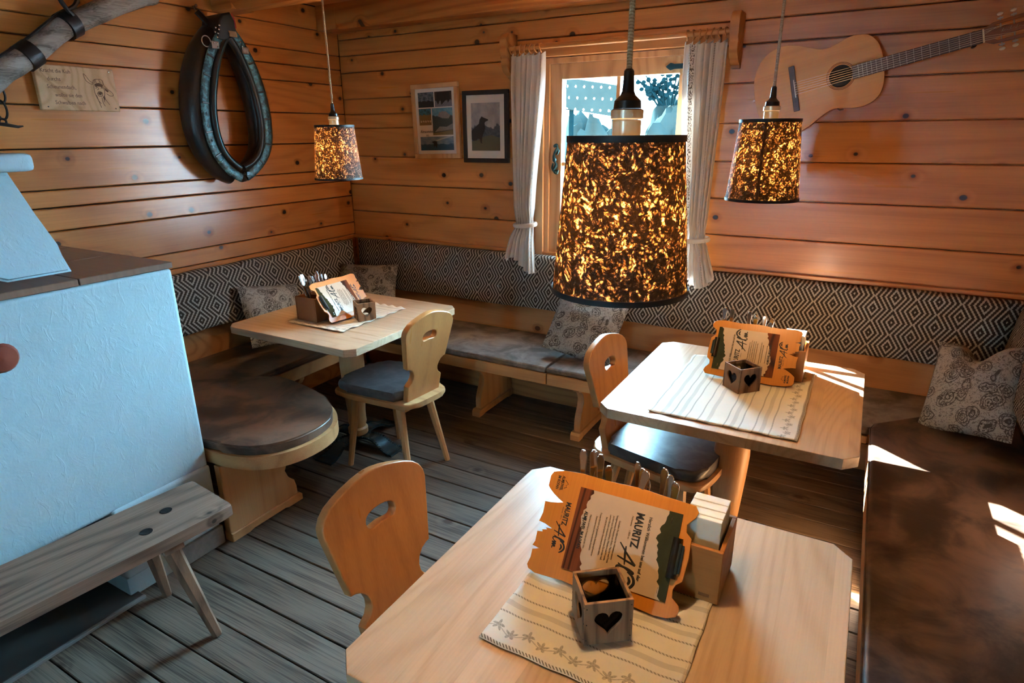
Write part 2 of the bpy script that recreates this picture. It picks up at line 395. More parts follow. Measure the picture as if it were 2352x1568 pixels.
def m_paisley():
    m = N('paisley'); o = m.obj()
    d = m.noise(o, 16.0, 1.0); p = m.vmath('ADD', o, m.vmath('SCALE', m.comb(d, d, d))); p.node.inputs[1].links[0].from_node.inputs['Scale'].default_value = 0.045
    v1 = m.n('TexVoronoi', {'Vector': p, 'Scale': 15.0, 'Randomness': 0.75})
    r = v1.outputs['Distance']
    rings = m.ss(m.math('SINE', m.math('MULTIPLY', r, 44.0)), 0.35, 0.8)
    petals = m.n('TexVoronoi', {'Vector': p, 'Scale': 95.0, 'Randomness': 0.7}).outputs['Distance']
    pet = m.ss(m.math('ABSOLUTE', m.math('SUBTRACT', petals, 0.36)), 0.06, 0.14, 1.0, 0.0)
    n = m.noise(p, 120.0, 2.0, 0.7, 1.2)
    fl = m.math('MULTIPLY', m.math('MAXIMUM', rings, pet), m.ss(r, 0.46, 0.56, 1.0, 0.0))
    bgd = m.math('MULTIPLY', m.ss(n, 0.54, 0.60), 0.7)
    t = m.math('MAXIMUM', m.math('MULTIPLY', fl, 0.92), bgd)
    col = m.mix(t, (0.40, 0.40, 0.375, 1), (0.045, 0.038, 0.034, 1))
    m.pbsdf(col, 0.9, Normal=m.bump(m.noise(o, 350.0, 1.0), 0.3, 0.002)); MATS['paisley'] = m.m
m_paisley()
def m_curtain(name, vine):
    m = N(name); u = m.uv(); x, y = m.sep(u)[0:2]
    o = m.obj()
    fr = m.math('ABSOLUTE', m.math('SUBTRACT', m.math('FRACT', m.math('MULTIPLY', x, 5.0)), 0.5))
    l1 = m.ss(fr, 0.012, 0.03, 1.0, 0.0)
    dash = m.math('GREATER_THAN', m.math('FRACT', m.math('MULTIPLY', y, 160.0)), 0.35)
    t = m.math('MULTIPLY', m.math('MULTIPLY', l1, dash), 0.8)
    band = m.math('MULTIPLY', m.ss(m.math('ABSOLUTE', m.math('SUBTRACT', fr, 0.25)), 0.05, 0.07, 1.0, 0.0), 0.16)
    t = m.math('MAXIMUM', t, band)
    vx = m.math('ABSOLUTE', m.math('SUBTRACT', x, vine))
    vn = m.noise(m.comb(m.math('MULTIPLY', x, 120.0), m.math('MULTIPLY', y, 110.0), 0.0), 1.0, 1.0)
    t = m.math('MAXIMUM', t, m.math('MULTIPLY', m.ss(vx, 0.02, 0.035, 1.0, 0.0), m.ss(vn, 0.5, 0.56)))
    col = m.mix(t, (0.93, 0.93, 0.91, 1), (0.12, 0.10, 0.085, 1))
    nz = m.noise(o, 260.0, 2.0)
    bs = m.n('BsdfPrincipled', {'Base Color': col, 'Roughness': 0.9, 'Normal': m.bump(nz, 0.3, 0.002)})
    tr = m.n('BsdfTranslucent', {'Color': col})
    mx = m.n('MixShader', {0: 0.35}); m.t.links.new(bs.outputs[0], mx.inputs[1]); m.t.links.new(tr.outputs[0], mx.inputs[2]); m.t.links.new(mx.outputs[0], m.out.inputs[0])
    MATS[name] = m.m
m_curtain('curtain_linen', 0.22)
def m_mat():
    # woven table runner: stripes across local y, a flowered border near the y=0 end (UV in metres)
    m = N('runner_cloth'); u = m.uv(); x, y = m.sep(u)[0:2]; o = m.obj()
    def line(c, w, soft=0.0012): return m.ss(m.math('ABSOLUTE', m.math('SUBTRACT', y, c)), w, w + soft, 1.0, 0.0)
    dash = m.ss(m.math('SINE', m.math('ADD', m.math('MULTIPLY', x, 900.0), m.math('MULTIPLY', y, 900.0))), -0.2, 0.3)
    t = m.math('MULTIPLY', line(0.006, 0.0035), dash)
    for c in (0.085, 0.135, 0.178, 0.225, 0.31, 0.35, 0.40, 0.47, 0.55, 0.63):
        t = m.math('MAXIMUM', t, m.math('MULTIPLY', line(c, 0.0016), m.math('MULTIPLY_ADD', dash, 0.6, 0.25)))
    for c in (0.11, 0.202, 0.28, 0.375, 0.43, 0.51, 0.59): t = m.math('MAXIMUM', t, m.math('MULTIPLY', line(c, 0.006), 0.28))
    # flower vine
    fx = m.math('SUBTRACT', m.math('FRACT', m.math('MULTIPLY', x, 30.0)), 0.5)
    wv = m.math('MULTIPLY', m.math('SINE', m.math('MULTIPLY', x, 30.0 * PI)), 0.006)
    yy = m.math('SUBTRACT', m.math('SUBTRACT', y, 0.042), wv)
    ang = m.math('ARCTAN2', yy, m.math('DIVIDE', fx, 30.0)); rr = m.math('SQRT', m.math('ADD', m.math('POWER', yy, 2.0), m.math('POWER', m.math('DIVIDE', fx, 30.0), 2.0)))
    pet = m.math('MULTIPLY_ADD', m.math('SINE', m.math('MULTIPLY', ang, 5.0)), 0.0045, 0.0095)
    fl = m.ss(m.math('SUBTRACT', rr, pet), -0.001, 0.001, 1.0, 0.0)
    stem = m.ss(m.math('ABSOLUTE', m.math('ADD', yy, 0.004)), 0.001, 0.002, 0.8, 0.0)
    vm = m.math('MAXIMUM', fl, stem)
    vm = m.math('MULTIPLY', vm, m.math('MULTIPLY_ADD', m.noise(m.comb(x, y, 0.0), 260.0, 1.0), 1.0, 0.1))
    t = m.math('MAXIMUM', t, vm)
    col = m.mix(t, (0.78, 0.72, 0.60, 1), (0.22, 0.19, 0.13, 1))
    nz = m.noise(m.comb(m.math('MULTIPLY', x, 700.0), m.math('MULTIPLY', y, 700.0), 0.0), 1.0, 2.0)
    m.pbsdf(col, 0.9, Normal=m.bump(nz, 0.3, 0.001)); MATS['runner_cloth'] = m.m
m_mat()
def m_shade():
    m = N('hay_shade'); o = m.obj()
    w = m.noise(o, 30.0, 2.0); p = m.vmath('ADD', o, m.vmath('SCALE', m.comb(w, w, w))); p.node.inputs[1].links[0].from_node.inputs['Scale'].default_value = 0.03
    a = m.n('TexVoronoi', {'Vector': p, 'Scale': 170.0, 'Randomness': 1.0}).outputs['Distance']
    b = m.noise(p, 62.0, 2.0, 0.6, 0.5); c = m.noise(p, 260.0, 2.0, 0.6, 2.5)
    f = m.math('ADD', m.math('MULTIPLY', m.ss(a, 0.20, 0.75, 1.0, 0.0), 0.42), m.math('ADD', m.math('MULTIPLY', m.math('SUBTRACT', b, 0.5), 1.7), m.math('MULTIPLY', m.math('SUBTRACT', c, 0.5), 1.3)))
    t = m.ss(f, 0.04, 0.78)
    tc = m.ramp(t, [(0.0, (0.003, 0.0013, 0.0003)), (0.30, (0.010, 0.0034, 0.0007)), (0.55, (0.075, 0.025, 0.005)), (0.8, (0.25, 0.115, 0.032)), (1.0, (0.46, 0.34, 0.18))])
    dc = m.mix(t, (0.085, 0.065, 0.05, 1), (0.28, 0.24, 0.19, 1))
    df = m.n('BsdfPrincipled', {'Base Color': dc, 'Roughness': 0.7, 'Normal': m.bump(f, 0.5, 0.003)})
    tr = m.n('BsdfTranslucent', {'Color': tc})
    mx = m.n('MixShader', {0: 0.55}); m.t.links.new(df.outputs[0], mx.inputs[1]); m.t.links.new(tr.outputs[0], mx.inputs[2]); m.t.links.new(mx.outputs[0], m.out.inputs[0])
    MATS['hay_shade'] = m.m
m_shade()
def m_misc():
    m = N('bulb'); e = m.n('Emission', {'Color': (1.0, 0.60, 0.26, 1), 'Strength': BULB}); m.t.links.new(e.outputs[0], m.out.inputs[0]); MATS['bulb'] = m.m
    m = N('pane_glass'); fr = m.n('Fresnel', {'IOR': 1.45}); tb = m.n('BsdfTransparent', {'Color': (0.96, 0.985, 1.0, 1)}); gb = m.n('BsdfGlossy', {'Color': (1, 1, 1, 1), 'Roughness': 0.02})
    mx = m.n('MixShader', {0: m.math('MULTIPLY', fr.outputs[0], 0.8)}); m.t.links.new(tb.outputs[0], mx.inputs[1]); m.t.links.new(gb.outputs[0], mx.inputs[2]); m.t.links.new(mx.outputs[0], m.out.inputs[0]); MATS['pane_glass'] = m.m
    m = N('cup_glass'); fr = m.n('Fresnel', {'IOR': 1.45}); tb = m.n('BsdfTransparent', {'Color': (0.93, 0.96, 0.94, 1)}); gb = m.n('BsdfGlossy', {'Color': (1, 1, 1, 1), 'Roughness': 0.03})
    mx = m.n('MixShader', {0: fr.outputs[0]}); m.t.links.new(tb.outputs[0], mx.inputs[1]); m.t.links.new(gb.outputs[0], mx.inputs[2]); m.t.links.new(mx.outputs[0], m.out.inputs[0]); MATS['cup_glass'] = m.m
    m = N('cord_rope'); o = m.obj(); x, y, z = m.sep(o)[0:3]
    s = m.math('SINE', m.math('ADD', m.math('MULTIPLY', z, 1400.0), m.math('MULTIPLY', x, 500.0))); n = m.noise(o, 400.0, 2.0)
    m.pbsdf(m.mix(m.math('MULTIPLY_ADD', s, 0.25, n), (0.34, 0.22, 0.11, 1), (0.68, 0.55, 0.36, 1)), 0.9, Normal=m.bump(s, 0.6, 0.001)); MATS['cord_rope'] = m.m
    m = N('collar_leather'); o = m.obj(); n = m.noise(o, 25.0, 4.0, 0.6)
    m.pbsdf(m.mix(n, (0.006, 0.007, 0.008, 1), (0.022, 0.022, 0.024, 1)), 0.34, Normal=m.bump(n, 0.35, 0.004)); MATS['collar_leather'] = m.m
    m = N('hame_iron'); o = m.obj(); n = m.noise(o, 45.0, 5.0, 0.7); k = m.ss(n, 0.42, 0.62)
    m.pbsdf(m.mix(k, (0.018, 0.045, 0.054, 1), (0.085, 0.24, 0.285, 1)), m.math('MULTIPLY_ADD', n, 0.3, 0.25), Metallic=0.35, Normal=m.bump(n, 0.5, 0.003)); MATS['hame_iron'] = m.m
m_misc()
def m_photo(name, sky0, sky1, ground0, ground1, horizon, nscale=6.0):
    m = N(name); u = m.uv(); x, y = m.sep(u)[0:2]
    n = m.noise(u, nscale, 5.0, 0.6); nn = m.noise(u, nscale * 6, 4.0, 0.7)
    h = m.math('ADD', y, m.math('MULTIPLY', m.math('SUBTRACT', n, 0.5), 0.35))
    k = m.ss(h, horizon - 0.02, horizon + 0.02)
    sk = m.mix(m.ss(n, 0.3, 0.75), (*sky0, 1), (*sky1, 1)); gr = m.mix(m.ss(nn, 0.3, 0.75), (*ground0, 1), (*ground1, 1))
    m.pbsdf(m.mix(k, gr, sk), 0.4); MATS[name] = m.m
m_photo('photo_dark', (0.02, 0.05, 0.075), (0.22, 0.27, 0.30), (0.008, 0.010, 0.010), (0.03, 0.03, 0.025), 0.42)
m_photo('photo_cows', (0.03, 0.018, 0.015), (0.09, 0.04, 0.025), (0.30, 0.30, 0.34), (0.02, 0.018, 0.02), 0.40, 5)
m_photo('photo_meadow', (0.02, 0.05, 0.03), (0.05, 0.25, 0.38), (0.16, 0.12, 0.04), (0.30, 0.15, 0.06), 0.62)
m_photo('photo_peak', (0.06, 0.26, 0.38), (0.22, 0.38, 0.46), (0.02, 0.03, 0.025), (0.08, 0.09, 0.08), 0.72)
m_photo('photo_lake', (0.10, 0.18, 0.26), (0.28, 0.34, 0.40), (0.015, 0.06, 0.11), (0.03, 0.10, 0.16), 0.45)
m_photo('photo_fog', (0.26, 0.27, 0.30), (0.48, 0.47, 0.47), (0.03, 0.045, 0.06), (0.10, 0.13, 0.16), 0.52, 3)
m_photo('photo_grass', (0.05, 0.055, 0.03), (0.20, 0.19, 0.11), (0.05, 0.055, 0.03), (0.20, 0.19, 0.11), 0.5, 9)
plain('photo_dog', (0.018, 0.013, 0.012), 0.5, 0, 0.4, 90)
plain('photo_field', (0.20, 0.15, 0.06), 0.5, 0, 0.3, 60)
plain('photo_rock', (0.28, 0.25, 0.22), 0.5, 0, 0.4, 120)
plain('photo_snow', (0.45, 0.48, 0.50), 0.5, 0, 0.2, 60)

# ================================================================== THE ROOM
# ---- floor
fl = struct('floor')
part(fl, 'subfloor', B().box(XL - .3, XR + .3, YR - .2, YB + .3, -0.12, -0.03), 'near_black')
W0 = 0.132; n = int((YB - YR) / W0) + 1
fm = B().box(-(XR - XL) / 2, (XR - XL) / 2, -W0 / 2 + .003, W0 / 2 - .003, -0.03, 0.0, 0.0025, 1).mesh('floor_plank', 'floor_board')
for i in range(n):
    y = YB - W0 * (i + .5)
    part(fl, 'plank', fm, loc=((XL + XR) / 2, y, -0.0015 * random.random()))
# dark stone slabs in front of the stove's wood niche
for k, (y0, y1) in enumerate([(-0.35, 0.30), (0.305, 0.985)]):
    part(fl, 'hearth_slab', B().box(-3.0, -2.205, y0, y1, 0.0, 0.012, .003, 1), 'slab', label='dark smooth hearth slab under the old bench')
part(fl, 'hearth_edge', B().box(-2.205, -2.190, -0.35, 0.985, 0.0, 0.013, .002, 1), 'grout')
# ---- walls
def planks(root, seams, a0, a1, face, kind, gaps=None, inset=0.04):
    """horizontal boards; kind 'L' faces +x at x=face, 'R' faces -x, 'B' faces -y at y=face, 'F' faces +y"""
    for z0, z1 in zip(seams, seams[1:]):
        g = random.uniform(.0018, .0042); e = random.uniform(-.002, .002); L = a1 - a0; h = z1 - z0
        b = B().box(-L / 2, L / 2, -.02, .02, g * .5, h - g, .004, 1).mesh('plank', 'wall_pine')
        if kind in 'LR': part(root, 'plank', b, loc=(face - (.02 if kind == 'L' else -.02) + e, (a0 + a1) / 2, z0), rot=(0, 0, PI / 2))
        else: part(root, 'plank', b, loc=((a0 + a1) / 2, face + (.02 if kind == 'B' else -.02) + e, z0))
wl = struct('wall_left')
SL = [0.0, .147, .333, .52, .706, .893, .990, 1.079, 1.268, 1.375, 1.454, 1.635, 1.823, 2.008, 2.105, 2.193, 2.33, ZC]
planks(wl, SL, YR, YB, XL, 'L')
part(wl, 'backing', B().box(XL - .16, XL - .035, YR - .2, YB + .2, -.1, ZC + .2), 'near_black')
wb = struct('wall_back')
WX0, WX1, WZ0, WZ1 = -1.715, -0.845, 0.965, 2.085        # window opening
SBl = [.97, 1.162, 1.353, 1.541, 1.728, 1.818, 1.918, WZ1]
SBr = [.97, 1.162, 1.353, 1.540, 1.724, 1.912, WZ1]
planks(wb, [0, .22, .41, .59, .78, .965], XL, XR, YB, 'B')
planks(wb, SBl, XL, WX0, YB, 'B')
planks(wb, SBr, WX1, XR, YB, 'B')
planks(wb, [WZ1, 2.19, 2.29, ZC], XL, XR, YB, 'B')
bk = B()
bk.box(XL - .2, WX0 - .02, YB + .035, YB + .15, -.1, ZC + .2).box(WX1 + .02, XR + .2, YB + .035, YB + .15, -.1, ZC + .2)
bk.box(WX0 - .02, WX1 + .02, YB + .035, YB + .15, -.1, WZ0 - .02).box(WX0 - .02, WX1 + .02, YB + .035, YB + .15, WZ1 + .02, ZC + .2)
part(wb, 'backing', bk, 'wall_pine')
def holed_wall(name, axis, face, a0, a1, holes, seams):
    """wall with window openings outside the photograph; boards split around the holes"""
    w = struct(name)
    kind = 'R' if axis == 'x' else 'F'
    zs = sorted(set([0.0, ZC] + [h[2] for h in holes] + [h[3] for h in holes]))
    for z0, z1 in zip(zs, zs[1:]):
        cuts = [(h[0], h[1]) for h in holes if h[2] <= z0 + 1e-4 and h[3] >= z1 - 1e-4]
        segs = []; a = a0
        for c0, c1 in sorted(cuts): segs.append((a, c0)); a = c1
        segs.append((a, a1))
        k = max(1, round((z1 - z0) / .187)); sm = [z0 + (z1 - z0) * i / k for i in range(k + 1)]
        for s0, s1 in segs:
            planks(w, sm, s0, s1, face, kind)
            if axis == 'x': part(w, 'backing', B().box(face + .035, face + .15, s0 - (.2 if s0 == a0 else 0), s1 + (.2 if s1 == a1 else 0), z0 - (.1 if z0 == 0 else 0), z1 + (.2 if z1 == ZC else 0)), 'wall_pine')
            else: part(w, 'backing', B().box(s0 - (.2 if s0 == a0 else 0), s1 + (.2 if s1 == a1 else 0), face - .15, face - .035, z0 - (.1 if z0 == 0 else 0), z1 + (.2 if z1 == ZC else 0)), 'wall_pine')
    return w
RW = [(-1.7, -1.3, 1.20, 1.80)]; FW = [(-1.15, -0.75, 1.2, 1.8)]
holed_wall('wall_right', 'x', XR, YR, YB, RW, None)
holed_wall('wall_front', 'y', YR, XL, XR, FW, None)
for i, h in enumerate(RW + FW):
    w = struct('window_%d' % (i + 2)); ww = B(); gl = B()
    a0, a1, z0, z1 = h; th = .045
    for (p, q, r, s) in ((a0, a1, z0, z0 + th), (a0, a1, z1 - th, z1), (a0, a0 + th, z0 + th, z1 - th), (a1 - th, a1, z0 + th, z1 - th), ((a0 + a1) / 2 - .02, (a0 + a1) / 2 + .02, z0 + th, z1 - th)):
        if i < len(RW): ww.box(XR + .03, XR + .09, p, q, r, s)
        else: ww.box(p, q, YR - .09, YR - .03, r, s)
    if i < len(RW): gl.box(XR + .058, XR + .062, a0 + th, a1 - th, z0 + th, z1 - th)
    else: gl.box(a0 + th, a1 - th, YR - .062, YR - .058, z0 + th, z1 - th)
    part(w, 'sash', ww, 'window_wood'); part(w, 'pane', gl, 'pane_glass')
# thin ledge strip above the back rest
tr = struct('trim_1'); part(tr, 'ledge_strip', B().box(XL, XR, YB - .022, YB - .001, .968, .990, .003, 1), 'wall_pine')
# ---- ceiling with beams
ce = struct('ceiling'); cw = .16
cmesh = B().box(-(XR - XL) / 2, (XR - XL) / 2, -cw / 2 + .002, cw / 2 - .002, 0, .03, .003, 1).mesh('ceiling_plank', 'ceiling_pine')
for i in range(int((YB - YR) / cw) + 1): part(ce, 'plank', cmesh, loc=((XL + XR) / 2, YB - cw * (i + .5), ZC))
part(ce, 'upper_deck', B().box(XL - .2, XR + .2, YR - .2, YB + .2, ZC + .04, ZC + .12), 'near_black')
def beam(y0, y1, zb):
    L = XR - XL; c = .028; y = y1 - y0; h = ZC - zb
    o = [(0, h), (y, h), (y, c), (y - c, 0), (c, 0), (0, c)]; b = B()
    b.prism(o, .17, L - .17, 'YZ'); b.prism([(0, h), (y, h), (y, 0), (0, 0)], 0, .17, 'YZ', .004, 1); b.prism([(0, h), (y, h), (y, 0), (0, 0)], L - .17, L, 'YZ', .004, 1)
    part(ce, 'beam', b, 'ceiling_pine', loc=(XL, y0, zb))
beam(3.235, 3.418, 2.325); beam(2.47, 2.615, 2.33)
for k in range(1, 7): beam(2.47 - .80 * k, 2.615 - .80 * k, 2.33)
# ---- window_1 in the back wall
wi = struct('window_1')
def wbox(name, *a, mat='window_wood', bev=.003, parent=None): return part(parent or wi, name, B().box(*a, bev, 2), mat)
for x0, x1 in ((WX0, WX0 + .03), (WX1 - .03, WX1)): wbox('jamb', x0, x1, YB - .005, YB + .16, WZ0, WZ1)
wbox('head', WX0 + .03, WX1 - .03, YB - .005, YB + .16, WZ1 - .03, WZ1, mat='window_wood')
wbox('sill', WX0 - .045, WX1 + .045, YB - .055, YB + .16, WZ0 - .025, WZ0)
wbox('casing', WX0 - .05, WX0, YB - .024, YB, WZ0, WZ1 + .02); wbox('casing', WX1, WX1 + .05, YB - .024, YB, WZ0, WZ1 + .02)
part(wi, 'head_board', B().box(WX0 - .10, WX1 + .10, YB - .045, YB, WZ1 + .005, WZ1 + .075, .004, 2), 'rod_wood')
SX0, SX1, SZ0, SZ1 = WX0 + .03, WX1 - .03, WZ0 + .0, WZ1 - .03; sw = .072
sy0, sy1 = YB + .012, YB + .062
for x0, x1 in ((SX0, SX0 + sw), (SX1 - sw, SX1)): wbox('stile', x0, x1, sy0, sy1, SZ0, SZ1)
wbox('rail', SX0 + sw, SX1 - sw, sy0, sy1, SZ0, SZ0 + sw); wbox('rail', SX0 + sw, SX1 - sw, sy0, sy1, SZ1 - sw - .01, SZ1)
mx0 = (SX0 + SX1) / 2 - .012
wbox('muntin', mx0, mx0 + .022, sy0 + .012, sy1 - .008, SZ0 + sw, SZ1 - sw)
wbox('muntin', SX0 + sw, SX1 - sw, sy0 + .014, sy1 - .010, 1.50, 1.522)
for gx0, gx1 in ((SX0 + sw, mx0), (mx0 + .022, SX1 - sw)):
    for gz0, gz1 in ((SZ0 + sw, 1.50), (1.522, SZ1 - sw - .01)): wbox('pane', gx0, gx1, sy0 + .028, sy0 + .031, gz0, gz1, mat='pane_glass', bev=0)
# window handle (ornate, blue-black iron) and hinge straps
hp = catmull([(-.012, 0, .075), (.008, -.002, .082), (.012, -.006, .06), (-.004, -.012, .03), (.0, -.014, 0), (.010, -.012, -.03), (-.006, -.008, -.06), (.012, -.004, -.075), (.018, 0, -.058)], 6)
b = B().tube(hp, [.006 + .004 * abs(math.sin(i * .35)) for i in range(len(hp))], 8).sphere((0, -.012, 0), .013, 10).tube(catmull([(.012, 0, .07), (.022, -.004, .05), (.014, -.01, .028)], 5), .005, 6).tube(catmull([(-.014, 0, -.02), (-.02, -.004, -.045), (-.008, -.008, -.065)], 5), .005, 6)
part(wi, 'handle', b, 'blue_iron', loc=(SX0 + .036, sy0, 1.535))
for zz in (2.005, 1.10):
    hb = B().prism([(-.03, -.012), (-.02, -.018), (0, -.012), (.10, -.012), (.10, .012), (0, .012), (-.02, .018), (-.03, .012), (-.045, 0)], 0, .005, 'XZ').box(.095, .112, -.004, .008, -.055, .055, .002, 1)
    part(wi, 'hinge', hb, 'blue_iron', loc=(SX1 - .10, sy0 - .006, zz))
# ================================================================== OUTSIDE (seen through the window)
g = link('snow_ground', grid_mesh('snow_ground', lambda u, v: (-14 + 26 * u, YB + .5 + 22 * v, -0.6 + .5 * noise.noise((u * 6, v * 6, 1)) + 1.6 * v * v), 40, 40, 'snow'))
tag(g, 'bright snow field outside behind the window', 'snow'); g['kind'] = 'structure'
def mound(c, r, name, label, seed, mat='outdoor_shade_blue'):
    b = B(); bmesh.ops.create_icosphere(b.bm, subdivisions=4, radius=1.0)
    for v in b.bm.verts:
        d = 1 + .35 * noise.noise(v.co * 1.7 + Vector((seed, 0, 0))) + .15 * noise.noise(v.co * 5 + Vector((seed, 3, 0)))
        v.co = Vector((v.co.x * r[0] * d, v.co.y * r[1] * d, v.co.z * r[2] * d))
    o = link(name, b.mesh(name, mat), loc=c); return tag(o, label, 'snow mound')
mound((-2.85, 6.8, 0.95), (.36, .3, .95), 'snow_mound', 'snow mound outside with blue shade painted in its colour, left of the window bar', 2.0)
mound((-2.12, 7.6, 1.10), (.42, .4, .95), 'snow_mound', 'snow mound outside with blue shade painted in its colour, right of the window bar', 5.0)
sh = thing('shrub', 'bluish leafless shrub on the snow outside the window', 'shrub', (-2.15, 7.45, 1.98))
for k in range(26):
    a = random.uniform(-1, 1); e = random.uniform(.3, 1.0); L = random.uniform(.25, .55)
    d = Vector((a * .7, random.uniform(-.4, .4), e)).normalized()
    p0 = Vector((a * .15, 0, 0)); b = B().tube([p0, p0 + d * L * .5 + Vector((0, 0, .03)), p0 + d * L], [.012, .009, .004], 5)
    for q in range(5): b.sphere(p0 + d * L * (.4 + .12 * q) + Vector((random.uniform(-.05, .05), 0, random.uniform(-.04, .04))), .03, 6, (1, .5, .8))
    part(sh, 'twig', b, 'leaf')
bd = thing('perforated_board', 'perforated pale board leaning on the snow outside', 'board', (-2.62, 6.3, 2.03), 0.1)
hl = [[(-.28, -.10), (.30, -.2), (.30, .10), (-.28, .2)]]
for i in range(6):
    for j in range(3): hl.append(arc(-.27 + .09 * i + .02 * (j % 2), .10 - .11 * j - .02 * i * .0 + (-.25 * (-.27 + .09 * i)) * .25, .014, 360, 0, 6)[:-1])
part(bd, 'stake', B().box(-.25, -.21, .012, .05, -2.9, .1)  , 'leaf'); part(bd, 'stake', B().box(.21, .25, .012, .05, -2.9, .1), 'leaf')
part(bd, 'sheet', plate(hl, .02, 0, 'outdoor_shade_blue'), rot=(PI / 2, 0, 0))

# ================================================================== STOVE
st = thing('masonry_stove', 'large white plastered masonry stove with brown tiled top and tapered hood', 'stove', (-2.24, 1.355, 0))
# local: x 0 is the front face (towards +x), y 0 the end face
def rough_block(b, x0, x1, y0, y1, z0, z1, bev=.018, seg=3): b.box(x0, x1, y0, y1, z0, z1, bev, seg)
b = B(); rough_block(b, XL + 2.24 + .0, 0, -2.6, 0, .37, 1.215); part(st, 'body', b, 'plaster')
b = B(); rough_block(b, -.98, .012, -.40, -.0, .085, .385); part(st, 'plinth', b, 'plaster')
b = B().box(-1.0, -.55, -2.6, -.41, 0.013, .37); b.box(-.55, -.02, -2.6, -2.2, .013, .37); part(st, 'niche_wall', b, 'near_black')
part(st, 'stone_foot', B().box(-.9, .018, -.22, .004, 0, .088, .008, 2), 'stone', label='grey stone at the foot of the stove corner')
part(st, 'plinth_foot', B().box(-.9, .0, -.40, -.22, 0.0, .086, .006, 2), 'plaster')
# top tiles
ty = [-2.6, -2.3, -1.99, -1.68, -1.37, -1.06, -.75, -.63, -.325, .004]; tx = [-1.035, -.70, -.36, .006]
for i in range(len(ty) - 1):
    for j in range(3):
        part(st, 'tile', B().box(tx[j] + .002, tx[j + 1] - .002, ty[i] + .002, ty[i + 1] - .002, 1.2155, 1.238, .002, 1), 'stove_tile')
# hood: pillar beside a flat arch, front leaning back
ya, yb_ = -.46, -.268
def hood_x(z): return -.14 - (z - 1.238) * .62
prof = [(yb_, 1.238)]
prof += [(-.272, 1.33), (-.30, 1.57), (-1.6, 1.57), (-1.6, 1.40)]
prof += [(-1.2 + .62 * math.cos(math.radians(a)) + .02, 1.238 + .22 * math.sin(math.radians(a))) for a in (130, 110, 90, 70, 50, 30, 14)] + [(ya, 1.238)]
b = B()
fr = [b.bm.verts.new((hood_x(z), y, z)) for y, z in prof]; bkv = [b.bm.verts.new((-1.0, y, z)) for y, z in prof]
b.bm.faces.new(fr); b.bm.faces.new(bkv[::-1])
for i in range(len(prof)): j = (i + 1) % len(prof); b.bm.faces.new((fr[i], bkv[i], bkv[j], fr[j]))
bmesh.ops.bevel(b.bm, geom=[e for e in b.bm.edges if e.verts[0] in fr and e.verts[1] in fr], offset=.012, segments=3, affect='EDGES', clamp_overlap=True)
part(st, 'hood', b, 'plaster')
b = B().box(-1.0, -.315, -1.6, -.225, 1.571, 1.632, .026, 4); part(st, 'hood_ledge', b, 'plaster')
part(st, 'door_knob', B().lathe([(.012, 0), (.016, .02), (.04, .03), (.046, .045), (.038, .058), (.0, .062)], 20, R(PI / 2, 'Y'), True), 'knob_red', loc=(0.0, -.60, 1.055), label='dark red round knob')

# ================================================================== BENCHES
SEAT = .42; CUSH = .465
def support(parent, M, depth=.40, h=.385, name='support'):
    o = [(0, h), (0, h - .055), (.012, h - .062), (.016, h - .075)]
    o += c2([(.018, h - .08), (.05, h - .09), (.085, h - .125), (.095, h - .17), (.075, h - .215), (.055, h - .26), (.050, h - .30), (.052, .045)], 4, False)
    o += [(depth, .045), (depth, h)]
    b = B().prism(o, -.019, .019, 'YZ', .003, 1); b.bm.transform(M)
    s = part(parent, name, b, 'furn_pine_z')
    b = B().prism([(.03, .045), (.018, .03), (.018, 0), (.06, 0), (.08, .012), (depth - .08, .012), (depth - .06, 0), (depth, 0), (depth, .045)], -.03, .03, 'YZ', .003, 1); b.bm.transform(M)
    part(parent, 'base_strip', b, 'furn_pine')
# back bench (along the window wall)
bb = thing('corner_bench', 'long pine bench along the window wall with shaped panel supports', 'bench', (0, 0, 0))
bb.location = (-1.27, 3.1, 0)
def ofs(o, *a): return tuple(a)
LB = bb.location
def bpart(root, name, b, mat, **k):
    b.bm.transform(Matrix.Translation(-Vector(root.location))); return part(root, name, b, mat, **k)
bpart(bb, 'seat_board', B().box(-2.70, 0.15, 2.855, 3.395, .385, SEAT, .004, 2), 'furn_pine')
bpart(bb, 'front_rail', B().box(-2.70, -1.405, 2.838, 2.854, .363, .428, .004, 2), 'furn_pine')
bpart(bb, 'front_rail', B().box(-1.40, 0.13, 2.838, 2.854, .363, .428, .004, 2), 'furn_pine')
bpart(bb, 'back_panel', B().box(-3.235, 0.70, 3.385, 3.405, .425, .628, .003, 1), 'panel_pine')
bpart(bb, 'kick_board', B().box(-3.2, 0.70, 3.37, 3.392, .0, .15, .003, 1), 'panel_pine')
for x in (-1.945, -1.27, -.45): support(bb, Matrix.Translation(Vector((x, 2.93, 0)) - LB), .44)
# left bench (along the collar wall)
lb = thing('corner_bench', 'short pine bench along the wall under the horse collar', 'bench', (-3.0, 2.5, 0))
bpart(lb, 'seat_board', B().box(XL + .04, -2.715, 1.98, 3.37, .385, SEAT, .004, 2), 'furn_pine')
bpart(lb, 'front_rail', B().box(-2.714, -2.698, 2.0, 2.83, .355, .428, .004, 2), 'furn_pine')
bpart(lb, 'back_panel', B().box(XL + .015, XL + .035, 1.375, 3.38, .425, .628, .003, 1), 'panel_pine')
support(lb, Matrix.Translation(Vector((-2.725, 2.30, 0)) - lb.location) @ R(-PI / 2, 'Z') @ R(PI, 'Z'), .40)
bpart(lb, 'kick_board', B().box(XL + .05, XL + .07, 1.4, 3.35, .0, .15, .003, 1), 'panel_pine')
